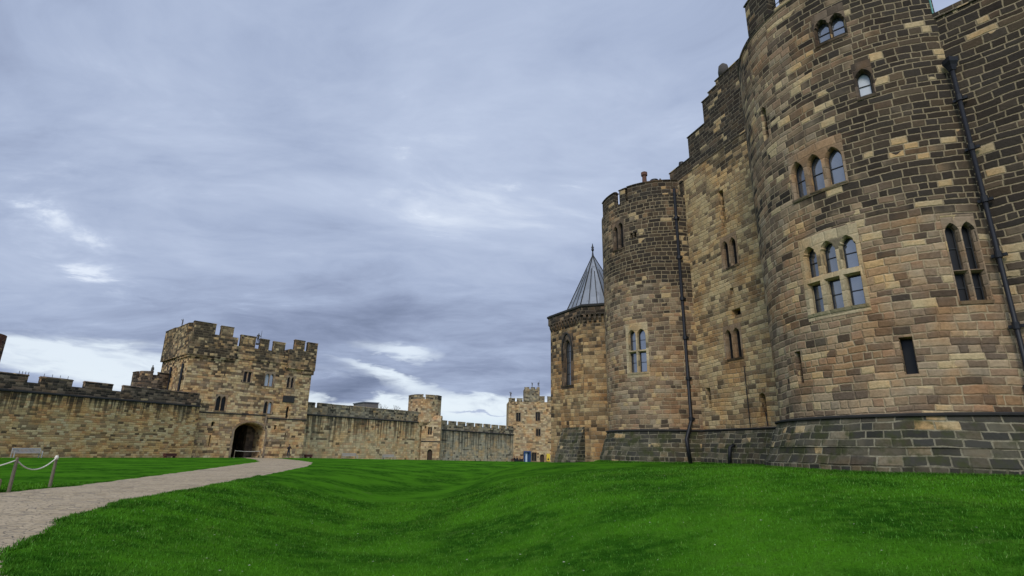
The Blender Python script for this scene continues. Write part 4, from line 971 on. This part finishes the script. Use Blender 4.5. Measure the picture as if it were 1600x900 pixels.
def figure(root, pose, sit=False):
    zh = .95 if not sit else .50
    J_ = [(0, 0, zh), (0, .01, zh+.22), (0, 0, zh+.42), (0, 0, zh+.53), (0, -.01, zh+.60), (0, -.02, zh+.70), (0, -.01, zh+.79)]
    E_ = [(0, 1), (1, 2), (2, 3), (3, 4), (4, 5), (5, 6)]
    Rr = [(.15, .12), (.13, .10), (.16, .11), (.065, .06), (.065, .07), (.088, .10), (.05, .06)]
    d = POSES[pose]
    for sgn, i in ((-1, 0), (1, 1)):
        k = len(J_); e = list(d['elb'][i]); h = list(d['hand'][i]); e[2] += zh-.95; h[2] += zh-.95
        if sit and pose == 'stand': h = [sgn*.13, -.36, .62]; e = [sgn*.25, -.08, .72]
        hv = (Vector(h)-Vector(e)).normalized()
        J_ += [(sgn*.19, 0, zh+.45), tuple(e), tuple(h), tuple(Vector(h)+hv*.09)]; Rr += [.062, .045, .032, (.035, .02)]; E_ += [(2, k), (k, k+1), (k+1, k+2), (k+2, k+3)]
        k = len(J_)
        if sit: J_ += [(sgn*.10, -.02, .48), (sgn*.13, -.45, .50), (sgn*.13, -.42, .08), (sgn*.14, -.56, .045)]
        else: J_ += [(sgn*.10, 0, .86), (sgn*.11, -.02, .49), (sgn*.12, .02, .08), (sgn*.13, -.12, .045)]
        Rr += [.095, .065, .045, (.045, .035)]; E_ += [(0, k), (k, k+1), (k+1, k+2), (k+2, k+3)]
    return skinmesh(J_, E_, Rr), zh
def person(x, y, z, rz, pose, label, sit=False, coat='cloth_dark', legs='cloth_jean', group=None, scale=1.):
    me, zh = figure(None, pose, sit); o = bpy.data.objects.new('person', me); COL.objects.link(o)
    me.materials.clear()
    for m_ in (coat, legs, 'skin'): me.materials.append(M[m_])
    for p in me.polygons:
        c_ = p.center; p.material_index = 2 if c_.z > zh+.57 else (1 if (c_.z < zh-.02 or (sit and c_.y < -.2 and c_.z < .6)) else 0)
    o.location = (x, y, z); o.rotation_euler = (0, 0, rz); o.scale = (scale,)*3; tag(o, label, 'person', group)
    hb = MB(); hz = zh+.755
    hb.loops([[(r*cos(k*pi/5)*.95, .015+r*sin(k*pi/5), hz+dz_) for k in range(10)] for r, dz_ in ((.085, -.06), (.108, .0), (.10, .06), (.06, .10), (.01, .115))])
    me2 = bpy.data.meshes.new('hair'); me2.from_pydata(hb.v, [], hb.f); me2.materials.append(M['hair']); h = bpy.data.objects.new('hair', me2); COL.objects.link(h); h.parent = o
    fb = MB(); fb.box((0, -.125, hz-.065), (.03, .035, .05)); 
    for sx in (-1, 1): fb.box((sx*.095, 0, hz-.05), (.02, .035, .06)); fb.box((sx*.032, -.105, hz-.035), (.022, .02, .012), mi=0)
    me3 = bpy.data.meshes.new('face'); me3.from_pydata(fb.v, [], fb.f); me3.materials.append(M['skin']); f_ = bpy.data.objects.new('face', me3); COL.objects.link(f_); f_.parent = o
    if pose == 'photo':
        cb_ = MB(); cb_.box((0, -.36, zh+.62), (.16, .03, .10)); me4 = bpy.data.meshes.new('camera'); me4.from_pydata(cb_.v, [], cb_.f); me4.materials.append(M['iron'])
        ph = bpy.data.objects.new('phone', me4); COL.objects.link(ph); ph.matrix_world = o.matrix_basis.copy(); ph.matrix_world = Matrix.LocRotScale(Vector((x, y, z)), o.rotation_euler.to_quaternion(), Vector((scale,)*3)); tag(ph, 'dark phone held up by the person beside the gatehouse', 'phone')
    return o
def statue(x, y, z, rz, pose, label, scale=.8):
    me, zh = figure(None, pose); me.materials.clear(); me.materials.append(M['statue'])
    o = bpy.data.objects.new('statue', me); COL.objects.link(o); o.location = (x, y, z+.15*scale); o.rotation_euler = (0, 0, rz); o.scale = (scale,)*3
    tag(o, label, 'statue', 'stone warriors on the battlements')
    mb = MB(); mb.loops([[(.2*c_, .17*s_, z_) for c_, s_ in ((-1, -1), (1, -1), (1, 1), (-1, 1))] for z_ in (-.25, .03)])
    me2 = bpy.data.meshes.new('base'); me2.from_pydata(mb.v, [], mb.f); me2.materials.append(M['statue']); b2 = bpy.data.objects.new('base', me2); COL.objects.link(b2); b2.parent = o
    if pose == 'spear':
        mb = MB(); mb.tube([(.36, -.22, .1), (.36, -.22, 2.2)], .03, 6); me2 = bpy.data.meshes.new('spear'); me2.from_pydata(mb.v, [], mb.f); me2.materials.append(M['statue']); b2 = bpy.data.objects.new('spear', me2); COL.objects.link(b2); b2.parent = o
    return o
fz = radians(-45)
q_ = SG.p(13.1, 0, 2.2); person(q_.x, q_.y, float(gz(q_.x, q_.y)), radians(35), 'photo', 'person in dark clothes standing with raised arms beside the gatehouse arch', scale=1.08)
def bench(x, y, rz, L, label, mat, group=None, H=.88, armrest=True):
    z = float(gz(x, y)); rt = empty('bench', (x, y, z), label, 'bench', group); rot_ = Matrix.Rotation(rz, 4, 'Z')
    def W(px_, py_, pz_): return Vector((x, y, z))+rot_ @ Vector((px_, py_, pz_))
    def bx(mb, c_, sz, tilt=0): mb.box(W(*c_), sz, rz, tilt=tilt)
    mb = MB()
    for k in range(4): bx(mb, (0, -.18+k*.12, .44), (L, .10, .035))
    mb.build('seat', mat, rt); mb = MB()
    bx(mb, (0, .26, H-.03), (L, .05, .08)); bx(mb, (0, .23, .52), (L, .04, .06))
    n = int(L/.11)
    for k in range(n): bx(mb, (-L/2+(k+.5)*L/n, .245, (H+.5)/2), (.06, .025, H-.56))
    mb.build('backrest', mat, rt)
    for sx in (-1, 1):
        for yy_, hh in ((-.22, .62), (.26, H)):
            mb = MB(); bx(mb, (sx*(L/2-.05), yy_, hh/2-.02), (.07, .07, hh)); mb.build('leg', mat, rt)
        if armrest:
            mb = MB(); bx(mb, (sx*(L/2-.05), 0, .64), (.07, .56, .04)); mb.build('armrest', mat, rt)
    return rt
def facing(S): return atan2(S.n[1], S.n[0])+pi/2    # local -Y looks along the wall's outward normal
p_ = SC0.p(1.55, 0, 1.3); bench(p_.x, p_.y, facing(SC0), 2.5, 'weathered pale grey slatted bench against the left curtain wall', M['bench_grey'], None, .92)
p_ = SC1.p(8.2, 0, 1.0); bench(p_.x, p_.y, facing(SC1), 3.0, 'pale wooden bench under the streaked wall, nearer the gatehouse', M['bench_pale'], 'pale benches under the middle wall')
p_ = SC1.p(17.2, 0, 1.0); bench(p_.x, p_.y, facing(SC1), 2.8, 'pale wooden bench under the streaked wall, nearer the small tower', M['bench_pale'], 'pale benches under the middle wall')
p_ = SC2.p(23.0, 0, 1.0); bench(p_.x, p_.y, facing(SC2), 2.6, 'dark bench with two seated people below the far low wall', M['redwood'])
gp = []
for k, lb in ((-.45, 'left person in dark clothes sitting on the far bench'), (.55, 'right person in dark clothes sitting on the far bench')):
    q_ = SC2.p(23.0+k, 0, .95); person(q_.x, q_.y, float(gz(q_.x, q_.y))+.0, facing(SC2), 'stand', lb, sit=True, scale=1.05, group='people on the far bench')
# low dark red troughs beside the gatehouse
def trough(p_, rz, L, label):
    z = float(gz(p_.x, p_.y)); rt = empty('trough', (p_.x, p_.y, z), label, 'trough', 'dark red troughs by the gatehouse'); rm = Matrix.Rotation(rz, 4, 'Z')
    mb = MB(); mb.box((p_.x, p_.y, z+.33), (L, .5, .28), rz); mb.build('box', M['redwood'], rt)
    mb = MB(); mb.box((p_.x, p_.y, z+.50), (L+.12, .58, .06), rz); mb.build('rim', M['redwood'], rt)
    for sx in (-1, 1):
        c_ = p_+rm @ Vector((sx*(L/2-.15), 0, 0)); mb = MB(); mb.box((c_.x, c_.y, z+.09), (.12, .4, .22), rz); mb.build('leg', M['redwood'], rt)
trough(SC0.p(17.3, 0, 1.0), facing(SC0), 1.5, 'dark red trough against the left wall near the gatehouse')
trough(SC1.p(.0, 0, .9), facing(SC1), 1.2, 'dark red trough at the foot of the wall right of the gatehouse')
# two dark bins
for k, lb in ((-.0, 'dark round tub left of the blue porch, farther from it'), (1.15, 'dark round tub left of the blue porch, closer to it')):
    q_ = SF2.p(1.9+k, 0, 1.0); z = float(gz(q_.x, q_.y)); rt = empty('tub', (q_.x, q_.y, z), lb, 'tub', 'dark tubs by the porch')
    MB().tube([(q_.x, q_.y, z), (q_.x, q_.y, z+.35), (q_.x, q_.y, z+.75)], [.36, .46, .42], 14).build('barrel', M['cloth_dark'], rt); MB().tube([(q_.x, q_.y, z+.75), (q_.x, q_.y, z+.82)], [.47, .44], 14).build('rim', M['iron'], rt)

# statues
def on(S, s, z, off, pose, label, rz=None, sc=.8):
    q_ = S.p(s, 0, off); return statue(q_.x, q_.y, z, facing(S) if rz is None else rz, pose, label, sc)
on(SG, 7.25, 16.0, -.2, 'spear', 'stone warrior with spear in the middle crenel of the gatehouse', sc=.9)
on(SGs, 5.6, 17.95, -.2, 'throw', 'hunched stone warrior on the left front merlon of the gatehouse', sc=.75)
statue(c3[0]+1.0, c3[1]-2.2, 10.2, radians(-20), 'stand', 'stone warrior on the small round tower behind the left wall', 1.0)
on(SF2, .45, 13.0, -.2, 'throw', 'stone warrior on the left corner merlon of the far tower', sc=.85)
on(SF2, 5.6, 15.7, -.2, 'throw', 'left stone warrior on the stair turret of the far tower', sc=.65)
on(SF2, 7.1, 15.7, -.2, 'spear', 'right stone warrior with spear on the stair turret of the far tower', sc=.72)

# ------------------------------------------------------------------ rope barrier near the path
def rope_post(x, y, H, label, tilt=0.):
    z = float(gz(x, y)); rt = empty('rope_post', (x, y, z-.05), label, 'post', 'rope barrier posts along the path')
    MB().tube([(x, y, z-.1), (x+tilt*.5, y, z+H*.5), (x+tilt, y, z+H)], [.055, .052, .045], 8).build('stake', M['post'], rt)
    MB().tube([(x+tilt, y, z+H), (x+tilt, y, z+H+.05)], [.05, .02], 8).build('cap', M['post'], rt)
    return Vector((x+tilt, y, z+H-.04))
e1 = rope_post(-16.62, 19.35, 1.05, 'wooden rope post at the lawn edge beside the stone block', 0)
e2 = rope_post(-17.0, 21.5, 1.08, 'wooden rope post at the lawn edge with rope end knotted on top', .0)
e0 = rope_post(-17.3, 16.6, 1.05, 'wooden rope post just outside the left edge', .05)
def rope(a_, b_, sag, label, r=.022, n=16, knot=False):
    pts = [a_.lerp(b_, k/n)-Vector((0, 0, sag*4*(k/n)*(1-k/n))) for k in range(n+1)]
    mb = MB(); mb.tube(pts, r, 6)
    if knot: mb.tube([b_+Vector((0, 0, -.06)), b_+Vector((0, 0, .02)), b_+Vector((0, 0, .09))], [.055, .07, .035], 8)
    o = mb.build('rope', M['rope'], smooth=True); return tag(o, label, 'rope', 'ropes of the path barrier')
rope(e1, e2, .36, 'white sagging rope between the two wooden posts', knot=True)
rope(e0, e1, .30, 'white rope running from the left post out of the photo')
z = float(gz(-17.15, 18.9)); bm_ = MB(); bm_.loops([[(-17.35+x_*s_, 18.95+y_*s_, z+zz_) for x_, y_ in ((-.5, -.3), (.5, -.3), (.5, .3), (-.5, .3))] for s_, zz_ in ((1, -.1), (1, .36), (.94, .41))])
o = bm_.build('stone_block', M['dressed_mid']); tag(o, 'low squared stone block at the foot of the left rope post', 'block')
# barrier in the gate arch
for s, lb in ((6.2, 'slim post of the gate rope at the left of the arch'), (9.75, 'slim post of the gate rope at the right of the arch')):
    q_ = SG.p(s, 0, .3); z = float(gz(q_.x, q_.y)); rt = empty('barrier_post', (q_.x, q_.y, z), lb, 'post', 'gate barrier posts'); MB().tube([(q_.x, q_.y, z), (q_.x, q_.y, z+1.05)], .05, 8).build('stake', M['post'], rt); MB().tube([(q_.x, q_.y, z), (q_.x, q_.y, z+.05)], [.18, .15], 12).build('foot', M['post'], rt)
a_, b_ = SG.p(6.2, .95, .3), SG.p(9.75, .95, .3); a_.z += float(gz(a_.x, a_.y)); b_.z += float(gz(b_.x, b_.y))
rope(a_, b_, .08, 'pale rope across the gatehouse arch', .03)
# thin rails on the wall walk behind the left battlement
for s_a, s_b, lb in ((.85, 1.7, 'thin metal rail standing in the left crenel of the ochre wall'), (3.2, 5.6, 'thin metal rail topping the merlon right of the left crenel')):
    rt = empty('handrail', tuple(SC0.p(s_a, 7.2, -3)), lb, 'railing', 'handrails behind the left battlement'); mb = MB()
    n = 3
    for k in range(n+1):
        p_ = SC0.p(s_a+(s_b-s_a)*k/n+.4, 0, -3); m2 = MB(); m2.tube([(p_.x, p_.y, 6.1), (p_.x, p_.y, 8.62)], .025, 5); m2.build('upright', M['iron'], rt)
    p0_, p1_ = SC0.p(s_a+.3, 8.3, -3), SC0.p(s_b+.5, 8.3, -3); m2 = MB(); m2.tube([p0_, p1_], .02, 5); m2.build('bar', M['iron'], rt)
